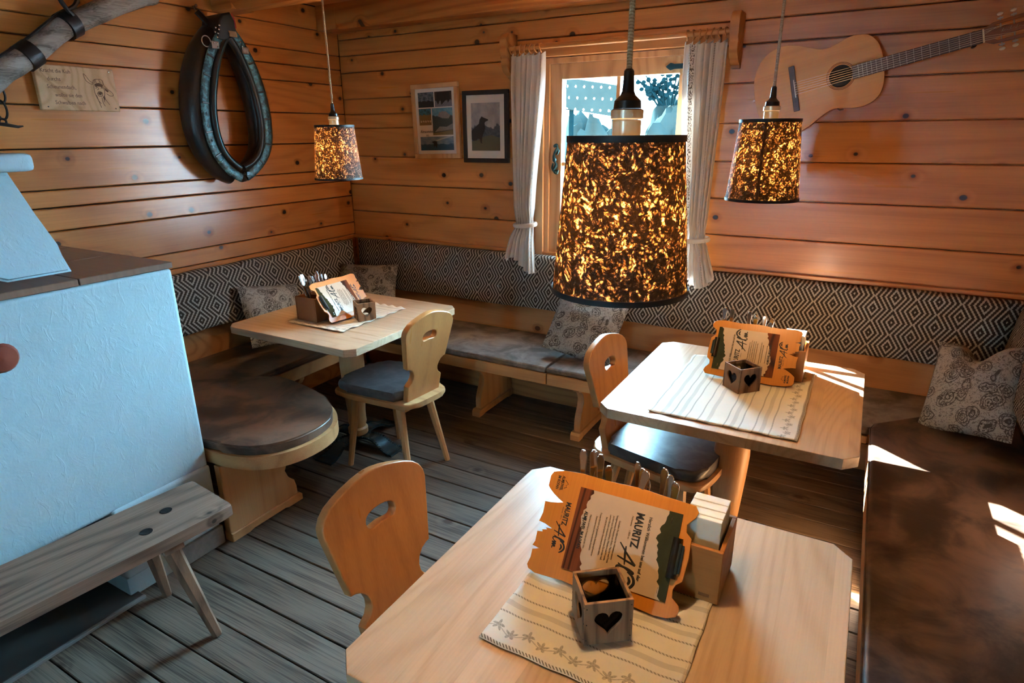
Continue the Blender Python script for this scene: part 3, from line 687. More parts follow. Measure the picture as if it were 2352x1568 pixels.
# rounded end bench at the stove
rb = thing('rounded_bench', 'round-ended pine bench joined to the end of the white stove', 'bench', (-2.4, 1.65, 0))
ro = [(-3.22, 1.375), (-2.28, 1.375)] + c2([(-2.20, 1.378), (-2.06, 1.415), (-1.965, 1.50), (-1.925, 1.63), (-1.945, 1.78), (-2.04, 1.90), (-2.20, 1.985), (-2.42, 2.035), (-2.69, 2.055)], 5, False) + [(-2.69, 1.975), (-3.22, 1.975)]
bpart(rb, 'seat_board', B().prism(ro, .372, .432, 'XY', .006, 2), 'furn_pine')
o = [(.0, .37)] + c2([(.0, .34), (.03, .335), (.045, .30), (.035, .255), (.005, .215), (-.012, .18), (.0, .14), (.022, .115), (.028, .08), (.028, .045)], 4, False)
po = [(1.362, .37), (1.362, .045)] + [(1.735 - d, z) for d, z in reversed([(0 - q, w) for q, w in o])]
po = [(1.372, .37), (1.372, .04), (1.745, .04), (1.745, .08), (1.735, .12), (1.70, .15), (1.685, .19), (1.705, .225), (1.72, .26), (1.705, .30), (1.67, .325), (1.665, .37)]
bpart(rb, 'support', B().prism(po, -2.235, -2.197, 'YZ', .003, 1), 'furn_pine_z')
bpart(rb, 'base_strip', B().prism([(1.372, 0), (1.46, 0), (1.48, .012), (1.66, .012), (1.68, 0), (1.765, 0), (1.765, .03), (1.75, .042), (1.372, .042)], -2.242, -2.188, 'YZ', .003, 1), 'furn_pine')
# right bench
gb = thing('corner_bench', 'pine bench along the right wall beside the front tables', 'bench', (.45, 1.2, 0))
bpart(gb, 'seat_board', B().box(0.172, XR - .03, -1.6, 3.37, .385, SEAT, .004, 2), 'furn_pine')
bpart(gb, 'front_rail', B().box(0.155, 0.171, 1.325, 2.80, .345, .445, .004, 2), 'furn_pine')
bpart(gb, 'front_rail', B().box(0.155, 0.171, -1.6, 1.318, .345, .445, .004, 2), 'furn_pine')
bpart(gb, 'front_panel', B().box(0.20, 0.222, -1.6, 2.84, .0, .345, .003, 1), 'furn_pine')
bpart(gb, 'back_panel', B().box(XR - .035, XR - .015, -1.6, 3.38, .425, .628, .003, 1), 'panel_pine')
# ---- seat cushions
def cushion(name, label, outline, z0, z1, mat, group=None, piping=True, bev=.016):
    cx = sum(p[0] for p in outline) / len(outline); cy = sum(p[1] for p in outline) / len(outline)
    t = thing(name, label, 'cushion', (cx, cy, z0), 0, group); o = [(x - cx, y - cy) for x, y in outline]
    part(t, 'cover', B().prism(o, 0, z1 - z0, 'XY', bev, 3), mat)
    if piping:
        def inset(o, d):
            out = []
            for i, (x, y) in enumerate(o):
                v = Vector((x, y)); v = v - v.normalized() * d; out.append((v.x, v.y))
            return out
        k = []
        n = len(o)
        for i in range(n):
            a, c = Vector(o[i]), Vector(o[(i + 1) % n]); m = max(1, int((c - a).length / .05))
            for q in range(m): k.append(a.lerp(c, q / m))
        part(t, 'piping', B().tube([(v.x * .996, v.y * .996, (z1 - z0) - .010) for v in k], .0035, 5, True), mat)
    return t
cushion('seat_cushion', 'suede seat cushion with window glare in its grey colour on the window bench, under the middle pillow', [(-2.682, 2.845), (-1.415, 2.845), (-1.415, 3.375), (-3.188, 3.375), (-3.188, 3.362)], .428, CUSH, 'suede_glare')
cushion('seat_cushion', 'suede seat cushion with window glare in its grey colour on the window bench behind the chair at the middle table', [(-1.405, 2.845), (0.135, 2.845), (.148, 2.855), (.645, 3.362), (.62, 3.375), (-1.405, 3.375)], .428, CUSH, 'suede_glare')
cushion('seat_cushion', 'dark brown suede seat cushion on the bench under the horse collar', [(-3.23, 1.80), (-2.93, 1.765), (-2.69, 1.945), (-2.69, 2.83), (-3.205, 3.345), (-3.23, 3.345)], .4335, .470, 'suede')
cr_ = [(-3.22, 1.38), (-2.28, 1.38)] + c2([(-2.20, 1.385), (-2.07, 1.425), (-1.985, 1.505), (-1.945, 1.63), (-1.965, 1.775), (-2.055, 1.885), (-2.20, 1.962), (-2.42, 2.012), (-2.60, 2.03)], 5, False) + [(-2.66, 1.96), (-2.91, 1.762), (-3.22, 1.785)]
cushion('seat_cushion', 'dark brown suede cushion with round end beside the white stove', cr_, .434, .478, 'suede', bev=.02)
cushion('seat_cushion', 'dark brown suede seat cushion with sun patches on the right bench', [(.150, 1.325), (.698, 1.325), (.698, 3.34), (.655, 3.345), (.165, 2.86), (.150, 2.80)], .447, .492, 'suede')
cushion('seat_cushion', 'dark brown suede seat cushion at the lower right edge of the picture', [(.150, -1.55), (.698, -1.55), (.698, 1.318), (.150, 1.318)], .447, .492, 'suede')
# ---- diamond patterned back rests (local x along the wall, y 0 at the wall, room at -y)
def backrest(label, L, loc, rz, cut0=0.0, cut1=0.0, k=1.0):
    L, cut0, cut1 = L / k, cut0 / k, cut1 / k     # k: how far this length of cloth is stretched along the wall
    sec = c2([(-.035, .632), (-.10, .64), (-.116, .665), (-.112, .74), (-.095, .86), (-.078, .94), (-.058, .966), (-.022, .968)], 3, False) + [(-.016, .955), (-.016, .64)]
    b = B(); n = len(sec); K = 40; rings = []
    for i in range(K + 1):
        t = i / K
        ring = []
        for (y, z) in sec:
            x0 = -y * cut0; x1 = L + y * cut1
            ring.append(b.bm.verts.new((x0 + (x1 - x0) * t, y, z + .003 * math.sin(t * 37))))
        rings.append(ring)
    for a, c in zip(rings, rings[1:]):
        for q in range(n): b.bm.faces.new((a[q], a[(q + 1) % n], c[(q + 1) % n], c[q]))
    b.bm.faces.new(rings[0][::-1]); b.bm.faces.new(rings[-1])
    o = link('back_cushion', b.mesh('back_cushion', 'diamond_weave', 50), None, loc, (0, 0, rz))
    o.scale = (k, 1, 1)
    return tag(o, label, 'cushion', 'diamond patterned back rests')
backrest('black and white diamond-patterned back rest along the window wall', XR - XL - .04, (XL + .02, YB, 0), 0, 1, 1)
backrest('black and white diamond-patterned back rest under the horse collar', 3.38 - 1.37, (XL, 1.37, 0), PI / 2, 0, 1, 1.28)
backrest('brown and white woven back rest at the right edge of the picture', 3.38 + 1.5, (XR - .018, 3.38, 0), -PI / 2, 1, 0)
# ---- scatter pillows
def pillow(label, w, h, t, loc, rot, chop=0.0, seed=0):
    b = B(); n = 18; vs = {}
    for s in (1, -1):
        for i in range(n + 1):
            for j in range(n + 1):
                u = -1 + 2 * i / n; v = -1 + 2 * j / n
                if s < 0 and (i in (0, n) or j in (0, n)): vs[(s, i, j)] = vs[(1, i, j)]; continue
                k = ((1 - abs(u) ** 2.2) * (1 - abs(v) ** 2.2)) ** .6
                x = u * w / 2 * (1 - .04 * (1 - v * v)); y = v * h / 2 * (1 - .04 * (1 - u * u))
                if chop and v > .2: y -= chop * math.exp(-(u / .28) ** 2) * (v - .2)
                z = s * t / 2 * k + .012 * noise.noise((u * 2 + seed, v * 2, s)) + (.010 * noise.noise((u * 5 + seed, v * 5, s)) * k)
                vs[(s, i, j)] = b.bm.verts.new((x, y, z))
        for i in range(n):
            for j in range(n):
                q = [vs[(s, i, j)], vs[(s, i + 1, j)], vs[(s, i + 1, j + 1)], vs[(s, i, j + 1)]]
                b.bm.faces.new(q if s > 0 else q[::-1])
    o = link('scatter_pillow', b.mesh('scatter_pillow', 'paisley', 75), None, loc, rot)
    return tag(o, label, 'pillow', 'grey paisley pillows on the benches')
pillow('grey paisley pillow on the bench under the horse collar, behind the far table', .40, .38, .13, (-3.045, 2.43, .652), (math.radians(64), math.radians(8), math.radians(82)), 0, 1)
pillow('grey paisley pillow in the far corner behind the menu on the far table', .42, .36, .13, (-2.945, 3.14, .665), (math.radians(66), 0, math.radians(22)), 0, 2)
pillow('light grey paisley pillow on the window bench below the front lamp', .40, .39, .14, (-1.285, 3.095, .652), (math.radians(62), math.radians(12), math.radians(6)), 0, 3)
pillow('grey paisley pillow with pinched top in the right corner of the benches', .345, .40, .15, (.492, 2.965, .672), (math.radians(58), math.radians(-12), math.radians(-30)), .09, 4)

# ================================================================== TABLES
def table(label, x0, x1, y0, y1, axis='Y'):
    cx, cy = (x0 + x1) / 2, (y0 + y1) / 2
    t = thing('dining_table', label, 'table', (cx, cy, 0), 0, 'square pine tables')
    a, c = (x1 - x0) / 2, (y1 - y0) / 2; k = .042
    o = [(-a + k, -c), (a - k, -c), (a, -c + k), (a, c - k), (a - k, c), (-a + k, c), (-a, c - k), (-a, -c + k)]
    part(t, 'tabletop', B().prism(o, .722, .76, 'XY', .004, 2), 'table_top' if axis == 'Y' else 'table_top_x')
    part(t, 'frame', B().box(-.30, .30, -.05, .05, .69, .7215, .004, 1).box(-.05, .05, -.30, .30, .69, .7215, .004, 1), 'furn_pine')
    pr = [(.052, .06), (.056, .066), (.056, .095), (.047, .105), (.046, .115), (.052, .135), (.050, .16), (.050, .20), (.057, .30), (.064, .40), (.068, .48), (.066, .53), (.058, .558), (.054, .566), (.054, .572), (.064, .580), (.072, .598), (.073, .618), (.066, .638), (.057, .648), (.056, .655), (.068, .662), (.068, .689)]
    part(t, 'column', B().lathe(pr, 28), 'furn_pine_z')
    for q in range(4):
        b = B(); p = catmull([(.03, 0, .045), (.09, 0, .058), (.15, 0, .050), (.20, 0, .022), (.245, 0, .008), (.285, 0, .008)], 4)
        w = lambda s: .030 + .028 * s
        L, Rr = [], []
        for i, v in enumerate(p):
            s = i / (len(p) - 1); ww = w(s)
            L.append([b.bm.verts.new((v.x, ww, v.z + .004)), b.bm.verts.new((v.x, -ww, v.z + .004)), b.bm.verts.new((v.x, -ww, v.z - .008)), b.bm.verts.new((v.x, ww, v.z - .008))])
        for A, C in zip(L, L[1:]):
            for m in range(4): b.bm.faces.new((A[m], A[(m + 1) % 4], C[(m + 1) % 4], C[m]))
        b.bm.faces.new(L[0][::-1]); b.bm.faces.new(L[-1])
        for i in range(2, len(p), 1):
            v = p[i]; ww = w(i / (len(p) - 1))
            for s in (1, -1): b.box(v.x - .004, v.x + .004, s * ww - .006, s * ww + .006, v.z + .003, v.z + .008)
        ft = part(t, 'foot', b, 'black_iron', rot=(0, 0, q * PI / 2), label='black hammered iron foot')
    return t
wood('table_top_x', (0.52, 0.29, 0.145), (0.82, 0.59, 0.38), (0.3, 0.12, 0.05), axis='X', rough=0.30, knots=0.10, kscale=2.6, kr=0.6, ring=100, var=0.16, grain=0.5, coat=1.0, bump=0.05, stave=0.095, fine=0.25)
table('square pine table in the far corner, one chair in front of the window bench', -2.79, -1.93, 1.91, 2.78, 'X')
table('square pine table in the middle right, with a wide pale cloth', -.735, .092, 1.89, 2.735)
table('square pine table in the foreground at the bottom edge', -.735, .092, .60, 1.437)

# ================================================================== CHAIRS (local: faces +x)
def make_chair():
    t = thing('dining_chair', '', 'chair')
    so = c2([(-.255, 0), (-.25, -.09), (-.215, -.150), (-.12, -.175), (.05, -.198), (.19, -.212), (.245, -.185), (.262, -.10), (.266, 0), (.262, .10), (.245, .185), (.19, .212), (.05, .198), (-.12, .175), (-.215, .150), (-.25, .09)], 3)
    part(t, 'seat', B().prism(so, .408, .436, 'XY', .009, 3), 'furn_pine')
    co = c2([(-.165, -.135), (-.12, -.158), (.05, -.182), (.18, -.197), (.232, -.17), (.248, -.09), (.25, 0), (.248, .09), (.232, .17), (.18, .197), (.05, .182), (-.12, .158), (-.165, .135), (-.172, 0)], 3)
    part(t, 'seat_cushion', B().prism(co, .4365, .484, 'XY', .020, 4), 'chair_leather', label='dark grey leather seat pad')
    for sx, sy, fx, fy in ((.15, .13, .185, .185), (.15, -.13, .185, -.185), (-.13, .10, -.215, .145), (-.13, -.10, -.215, -.145)):
        part(t, 'leg', B().tube([(sx, sy, .41), ((sx * 2 + fx) / 3, (sy * 2 + fy) / 3, .27), (fx, fy, .0)], [.0225, .0205, .0145], 8), 'furn_pine_z', 25)
    part(t, 'batten', B().box(-.20, -.11, -.135, .135, .385, .4075, .005, 2), 'furn_pine'); part(t, 'batten', B().box(.10, .19, -.15, .15, .385, .4075, .005, 2), 'furn_pine')
    # back board outline (a: sideways, b: up from the seat)
    h = [(.118, -.012), (.120, .05), (.122, .088), (.112, .097), (.098, .108), (.089, .125), (.087, .143), (.094, .163), (.108, .179), (.126, .187), (.138, .189), (.150, .25), (.163, .32), (.171, .365), (.169, .385), (.158, .405), (.138, .422), (.110, .435), (.08, .445), (.045, .454), (.015, .459), (0, .4595)]
    left = [(-a, q) for a, q in reversed(h[:-1])]
    hole = c2([(-.048, .331), (-.044, .349), (-.026, .359), (0, .362), (.026, .359), (.044, .349), (.048, .331), (.036, .317), (0, .320), (-.036, .317)], 4)
    me = plate([h + left, hole[::-1]], .030, .004, 'chair_back', 35)
    tilt = math.radians(11)
    me.transform(T(-.188, 0, .434) @ R(-tilt, 'Y') @ Matrix(((0, 0, 1, 0), (1, 0, 0, 0), (0, 1, 0, 0), (0, 0, 0, 1))))
    part(t, 'backrest', me)
    return t
ch = make_chair()
def place(o, label, loc, rz):
    o.location = loc; o.rotation_euler = (0, 0, math.radians(rz)); o['label'] = label; o['group'] = 'carved-back pine chairs'
for i, (l, loc, rz) in enumerate((('pine chair with keyhole back at the far table, seen from behind', (-2.015, 2.29, 0), 175),
                                  ('pine chair with keyhole back at the middle table, seat under the top', (-.605, 2.285, 0), -6),
                                  ('pine chair with keyhole back at the foreground table, nearest the old bench', (-.722, .978, 0), -6))):
    place(ch if i == 0 else copy_tree(ch), l, loc, rz)

# ================================================================== OLD BENCH
ob = thing('old_bench', 'weathered brown plank bench on splayed legs in front of the stove', 'bench', (-2.012, .62, 0), math.radians(-6))
part(ob, 'plank', B().prism(c2([(-.142, .535), (-.12, .555), (0, .558), (.115, .552), (.14, .53), (.145, .3), (.143, 0), (.146, -.6), (.142, -.9), (-.145, -.9), (-.148, -.4), (-.144, 0), (-.146, .3)], 3), .392, .434, 'XY', .007, 3), 'old_wood')
for yy in (.34, -.70):
    part(ob, 'batten', B().prism([(-.13, .37), (-.115, .392), (.125, .392), (.14, .37)], yy - .035, yy + .035, 'XZ', .004, 1), 'old_leg', label='dark dovetail batten under the plank')
    for s, fx in ((1, .185), (-1, -.17)):
        part(ob, 'leg', B().tube([(s * .095, yy, .385), (fx, yy + (.06 if yy > 0 else -.06), 0)], [.030, .017], 6), 'old_leg', 20)
for px, py in ((-.02, .40), (.05, .30)): part(ob, 'peg', B().lathe([(.020, .4335), (.020, .4352), (.017, .4356)], 14, T(px, py, 0)), 'iron', label='round dark end-grain peg')

# ================================================================== PENDANT LAMPS
def make_lamp():
    t = thing('pendant_lamp', '', 'lamp')     # local z 0 = lower rim
    rb_, rt, H = .1135, .0920, .250
    b = B(); seg = 72; R0, R1 = [], []
    K = 10
    rings = []
    for i in range(K + 1):
        s = i / K; r = rb_ + (rt - rb_) * s
        rings.append([b.bm.verts.new((r * math.cos(2 * PI * k / seg), r * math.sin(2 * PI * k / seg), H * s)) for k in range(seg)])
    for a, c in zip(rings, rings[1:]):
        for k in range(seg): b.bm.faces.new((a[k], a[(k + 1) % seg], c[(k + 1) % seg], c[k]))
    part(t, 'shade', b, 'hay_shade', 60)
    part(t, 'seam', B().tube([(rb_ + .0006, 0, .008), (rt + .0006, 0, H - .008)], .0045, 6, False, .15, (1, 0, 0)), 'rope_dark', label='dark overlap seam')
    def rim(r, z, h):
        b = B(); pr = [(r - .0012, z), (r + .002, z), (r + .002, z + h), (r - .0012, z + h), (r - .0012, z)]
        return b.lathe(pr, 72, None, False)
    part(t, 'rim_band', rim(rb_, -.001, .009), 'shade_trim'); part(t, 'rim_band', rim(rt, H - .009, .010), 'shade_trim')
    # wire spider, socket, ceramic ring, cap, cord
    b = B()
    for q in range(3): a = q * 2 * PI / 3 + .4; b.tube([(.020 * math.cos(a), .020 * math.sin(a), H - .012), (.091 * math.cos(a), .091 * math.sin(a), H - .006)], .0016, 6)
    part(t, 'spider', b, 'nickel')
    part(t, 'socket', B().lathe([(.0205, H - .055), (.0225, H - .05), (.0225, H + .022), (.021, H + .024)], 24), 'brass_white')
    part(t, 'socket_ring', B().lathe([(.0225, H + .0245), (.0255, H + .026), (.0255, H + .038), (.0225, H + .040)], 24), 'brass_white', label='pale ring on the lamp socket')
    part(t, 'cap', B().lathe([(.0215, H + .0405), (.0205, H + .052), (.012, H + .060), (.0095, H + .066), (.0075, H + .095), (.005, H + .098)], 20), 'black_plastic', label='black cone cap')
    part(t, 'cord', B().tube([(0, 0, H + .098), (.0008, 0, H + .3), (-.0006, .0008, H + .5), (0, 0, ZC - 1.44 + .02)], .0046, 8), 'cord_rope')
    part(t, 'bulb', B().sphere((0, 0, .12), .032, 10).lathe([(.013, .148), (.013, .19)], 12), 'bulb')
    return t
lm = make_lamp()
for i, (l, loc) in enumerate((('pendant lamp with speckled hay shade hanging over the far corner table', (-2.285, 2.305, 1.478)),
                              ('large-looking pendant lamp with speckled hay shade nearest the camera', (-.350, .985, 1.426)),
                              ('pendant lamp with speckled hay shade hanging in front of the guitar', (-.310, 2.215, 1.468)))):
    o = lm if i == 0 else copy_tree(lm)
    o.location = loc; o.rotation_euler = (0, 0, (1.9, 1.6, -1.55)[i]); o['label'] = l; o['group'] = 'pendant lamps with hay shades'

# ================================================================== TABLEWARE
def cloth(label, w, l, loc, rz, amp=.0022, seed=0):
    def fn(u, v):
        e = max(0, 1 - 10 * min(u, 1 - u, v, 1 - v))
        z = .0018 + amp * e * (1 + math.sin(u * 40 + seed) * math.sin(v * 33)) * .8 + .0005 * noise.noise((u * 9, v * 9, seed))
        return ((u - .5) * w + .0010 * math.sin(v * 30), v * l + .0010 * math.sin(u * 26 + seed), z)
    me = grid_mesh('table_runner', fn, 40, 40, 'runner_cloth')
    for d in me.uv_layers[0].data: d.uv = (d.uv[0] * w, d.uv[1] * l)
    o = link('table_runner', me, None, loc, (0, 0, rz)); o.modifiers.new('t', 'SOLIDIFY').thickness = .0012
    return tag(o, label, 'table cloth', 'embroidered linen table runners')
cloth('cream linen table runner with brown stripes and leaf border on the foreground table', .372, .48, (-.341, .785, .7605), 0, .003, 1)
cloth('pale linen table runner with shirred edge on the middle table', .66, .48, (-.081, 2.265, .7605), PI / 2, .003, 2)
cloth('white linen table runner on the far corner table', .38, .50, (-2.35, 2.095, .7605), 0, .006, 3)
def heart(s, cx=0, cy=0, n=28):
    return [(cx + s * .058 * 16 * math.sin(t) ** 3, cy + s * .062 * (13 * math.cos(t) - 5 * math.cos(2 * t) - 2 * math.cos(3 * t) - math.cos(4 * t))) for t in [2 * PI * i / n for i in range(n)]]
def make_candle():
    t = thing('candle_holder', '', 'candle holder'); S_ = .047; H = .095; th = .006
    sq = [(-S_, 0), (S_, 0), (S_, H), (-S_, H)]
    sqi = [(-S_ + th, 0), (S_ - th, 0), (S_ - th, H), (-S_ + th, H)]
    for q in range(4):
        loops = [sq if q % 2 == 0 else sqi, heart(.030, 0, .050)[::-1]]
        me = plate(loops, th, .0006, 'candle_wood'); me.transform(T(0, -S_ + th / 2, 0) @ R(PI / 2, 'X')); me.transform(R(q * PI / 2, 'Z'))
        part(t, 'side_board', me)
    part(t, 'base', B().box(-S_ + th, S_ - th, -S_ + th, S_ - th, .0, .006), 'candle_wood')
    g = S_ - th - .002; b = B()
    b.prism([(-g, -g), (g, -g), (g, g), (-g, g)], .0065, .010, 'XY'); 
    for x0, x1, y0, y1 in ((-g, g, -g, -g + .003), (-g, g, g - .003, g), (-g, -g + .003, -g + .003, g - .003), (g - .003, g, -g + .003, g - .003)): b.box(x0, x1, y0, y1, .010, .084)
    part(t, 'glass_cup', b, 'cup_glass')
    c = part(t, 'candle', B().lathe([(.019, .0105), (.019, .026), (.017, .028)], 20), 'wax'); part(c, 'wick', B().tube([(0, 0, .028), (.001, 0, .036)], .0008, 5), 'ink')
    for q in range(4):
        for sx in (-1, 1):
            for zz in (.012, .048, .084): part(t, 'nail_head', B().lathe([(.0012, 0), (.0012, .0006)], 8, R(q * PI / 2, 'Z') @ T(sx * (S_ - .004), -S_ - .0002, zz) @ R(PI / 2, 'X')), 'ink')
    return t
cd = make_candle()
for i, (l, loc, rz) in enumerate((('dark wooden candle box with heart cutout on the foreground table', (-.334, .929, .7640), 38),
                                  ('dark wooden candle box with heart cutout on the middle table', (-.315, 2.297, .7640), 47),
                                  ('wooden candle box with heart cutout on the far corner table', (-2.222, 2.335, .7640), 57))):
    o = cd if i == 0 else copy_tree(cd)
    o.location = loc; o.rotation_euler = (0, 0, math.radians(rz)); o['label'] = l; o['group'] = 'heart candle boxes'
# ---- cutlery box: local x along its length (0..L), y 0 front .. .145 back
def make_box(L, mat):
    t = thing('cutlery_box', '', 'box'); D, H, th = .145, .125, .009
    part(t, 'bottom', B().box(th, L - th, th, D - th, 0, .008), mat)
    part(t, 'side', B().box(0, L, 0, th, 0, H, .0012, 1), mat); part(t, 'side', B().box(0, L, D - th, D, 0, H, .0012, 1), mat)
    part(t, 'end', B().box(0, th, th, D - th, 0, H, .0012, 1), mat); part(t, 'end', B().box(L - th, L, th, D - th, 0, H, .0012, 1), mat)
    for x in (.10, L - .095): part(t, 'divider', B().box(x, x + .006, th, D - th, .008, H - .01), mat)
    return t
bx1 = make_box(.345, 'box_wood'); bx1.location = (-.490, 1.092, .7645); bx1['label'] = 'wooden cutlery and napkin box on the foreground table'
bx2 = copy_tree(bx1); bx2.location = (-.465, 2.462, .7645); bx2['label'] = 'wooden cutlery and napkin box on the middle table'
bx3 = make_box(.30, 'box_dark'); bx3.location = (-2.386, 2.155, .7645); bx3.rotation_euler = (0, 0, PI / 2); bx3['label'] = 'reddish wooden cutlery box on the far corner table'
for o in (bx1, bx2, bx3): o['group'] = 'wooden cutlery boxes'
plain('stamp', (0.22, 0.09, 0.03), 0.5)
part(bx1, 'brand_stamp', B().box(.305, .327, -.0006, 0, .012, .019), 'stamp')
# napkins
def napkins(label, loc, rz=0, n=7):
    t = thing('napkin_stack', label, 'napkins', loc, rz, 'paper napkin stacks')
    for k in range(n): part(t, 'napkin', B().box(0, .073, .030 + k * .0135, .030 + k * .0135 + .0132, 0, .162 + .0012 * (k % 2), .0008, 1), 'napkin', loc=(0, 0, 0))
napkins('stack of cream paper napkins in the box on the foreground table', (-.490 + .258, 1.094, .7735))
napkins('stack of white paper napkins in the box on the middle table', (-.465 + .258, 2.464, .7735))
# cutlery: local z up, handle end at top
def cut_mesh(kind):
    hw = [(.0, .205), (.0045, .204), (.0085, .196), (.0092, .188), (.0068, .165), (.0048, .13), (.004, .10), (.0038, .085)]
    if kind == 'spoon': tl = [(.006, .078), (.014, .062), (.018, .042), (.016, .02), (.008, .006), (0, .003)]
    elif kind == 'knife': tl = [(.006, .08), (.0085, .07), (.009, .03), (.004, .006), (0, .003)]
    else: tl = [(.006, .078), (.012, .062), (.012, .05), (.012, .006), (.0085, .006), (.0085, .04), (.0055, .04), (.0055, .006), (.002, .006), (.002, .04), (0, .04)]
    h = hw + tl; o = h + [(-a, q) for a, q in reversed(h) if a > 0]
    me = plate([o], .0045, .0016, 'steel'); me.transform(R(PI / 2, 'X')); return me
CM = {k: cut_mesh(k) for k in ('spoon', 'knife', 'fork')}
ORD = ['first', 'second', 'third', 'fourth', 'fifth']; PL = {'knife': 'knives', 'fork': 'forks', 'spoon': 'spoons'}
for where, org, rot in (('foreground', Vector((-.490, 1.092, .7745)), 0), ('middle', Vector((-.465, 2.462, .7745)), 0), ('far corner', Vector((-2.386, 2.155, .7745)), PI / 2)):
    rnd = random.Random(len(where)); cnt = {}
    items = [('knife', .020, .052, .032), ('knife', .034, .060, .030), ('knife', .047, .068, .028), ('knife', .061, .060, .026), ('knife', .080, .075, .0),
             ('fork', .124, .050, .030), ('fork', .142, .088, .0), ('fork', .164, .058, .0), ('fork', .196, .092, .0),
             ('spoon', .134, .110, .0), ('spoon', .178, .112, .0), ('spoon', .216, .070, .0)]
    if where == 'middle': items = items[:3] + items[5:11]
    for i, (kd_, x, y, dz) in enumerate(items):
        p = Vector((x * (.88 if rot else 1.0), y, dz))
        if rot: p = Vector((-p.y, p.x, p.z))
        if where == 'far corner': rx, ry = rnd.uniform(-.30, -.16), rnd.uniform(-.05, .04)
        else: rx, ry = rnd.uniform(-.04, .03), (.22 if i == 5 else rnd.uniform(-.04, .05))
        o = link(kd_, CM[kd_], None, tuple(org + p), (rx, ry, rnd.uniform(-.5, .5) + rot)); k = cnt.get(kd_, 0); cnt[kd_] = k + 1
        tag(o, '%s steel %s from the %s in the box on the %s table' % (ORD[k], kd_, 'left' if not rot else 'near end', where), 'cutlery', '%s in the box on the %s table' % (PL[kd_], where))
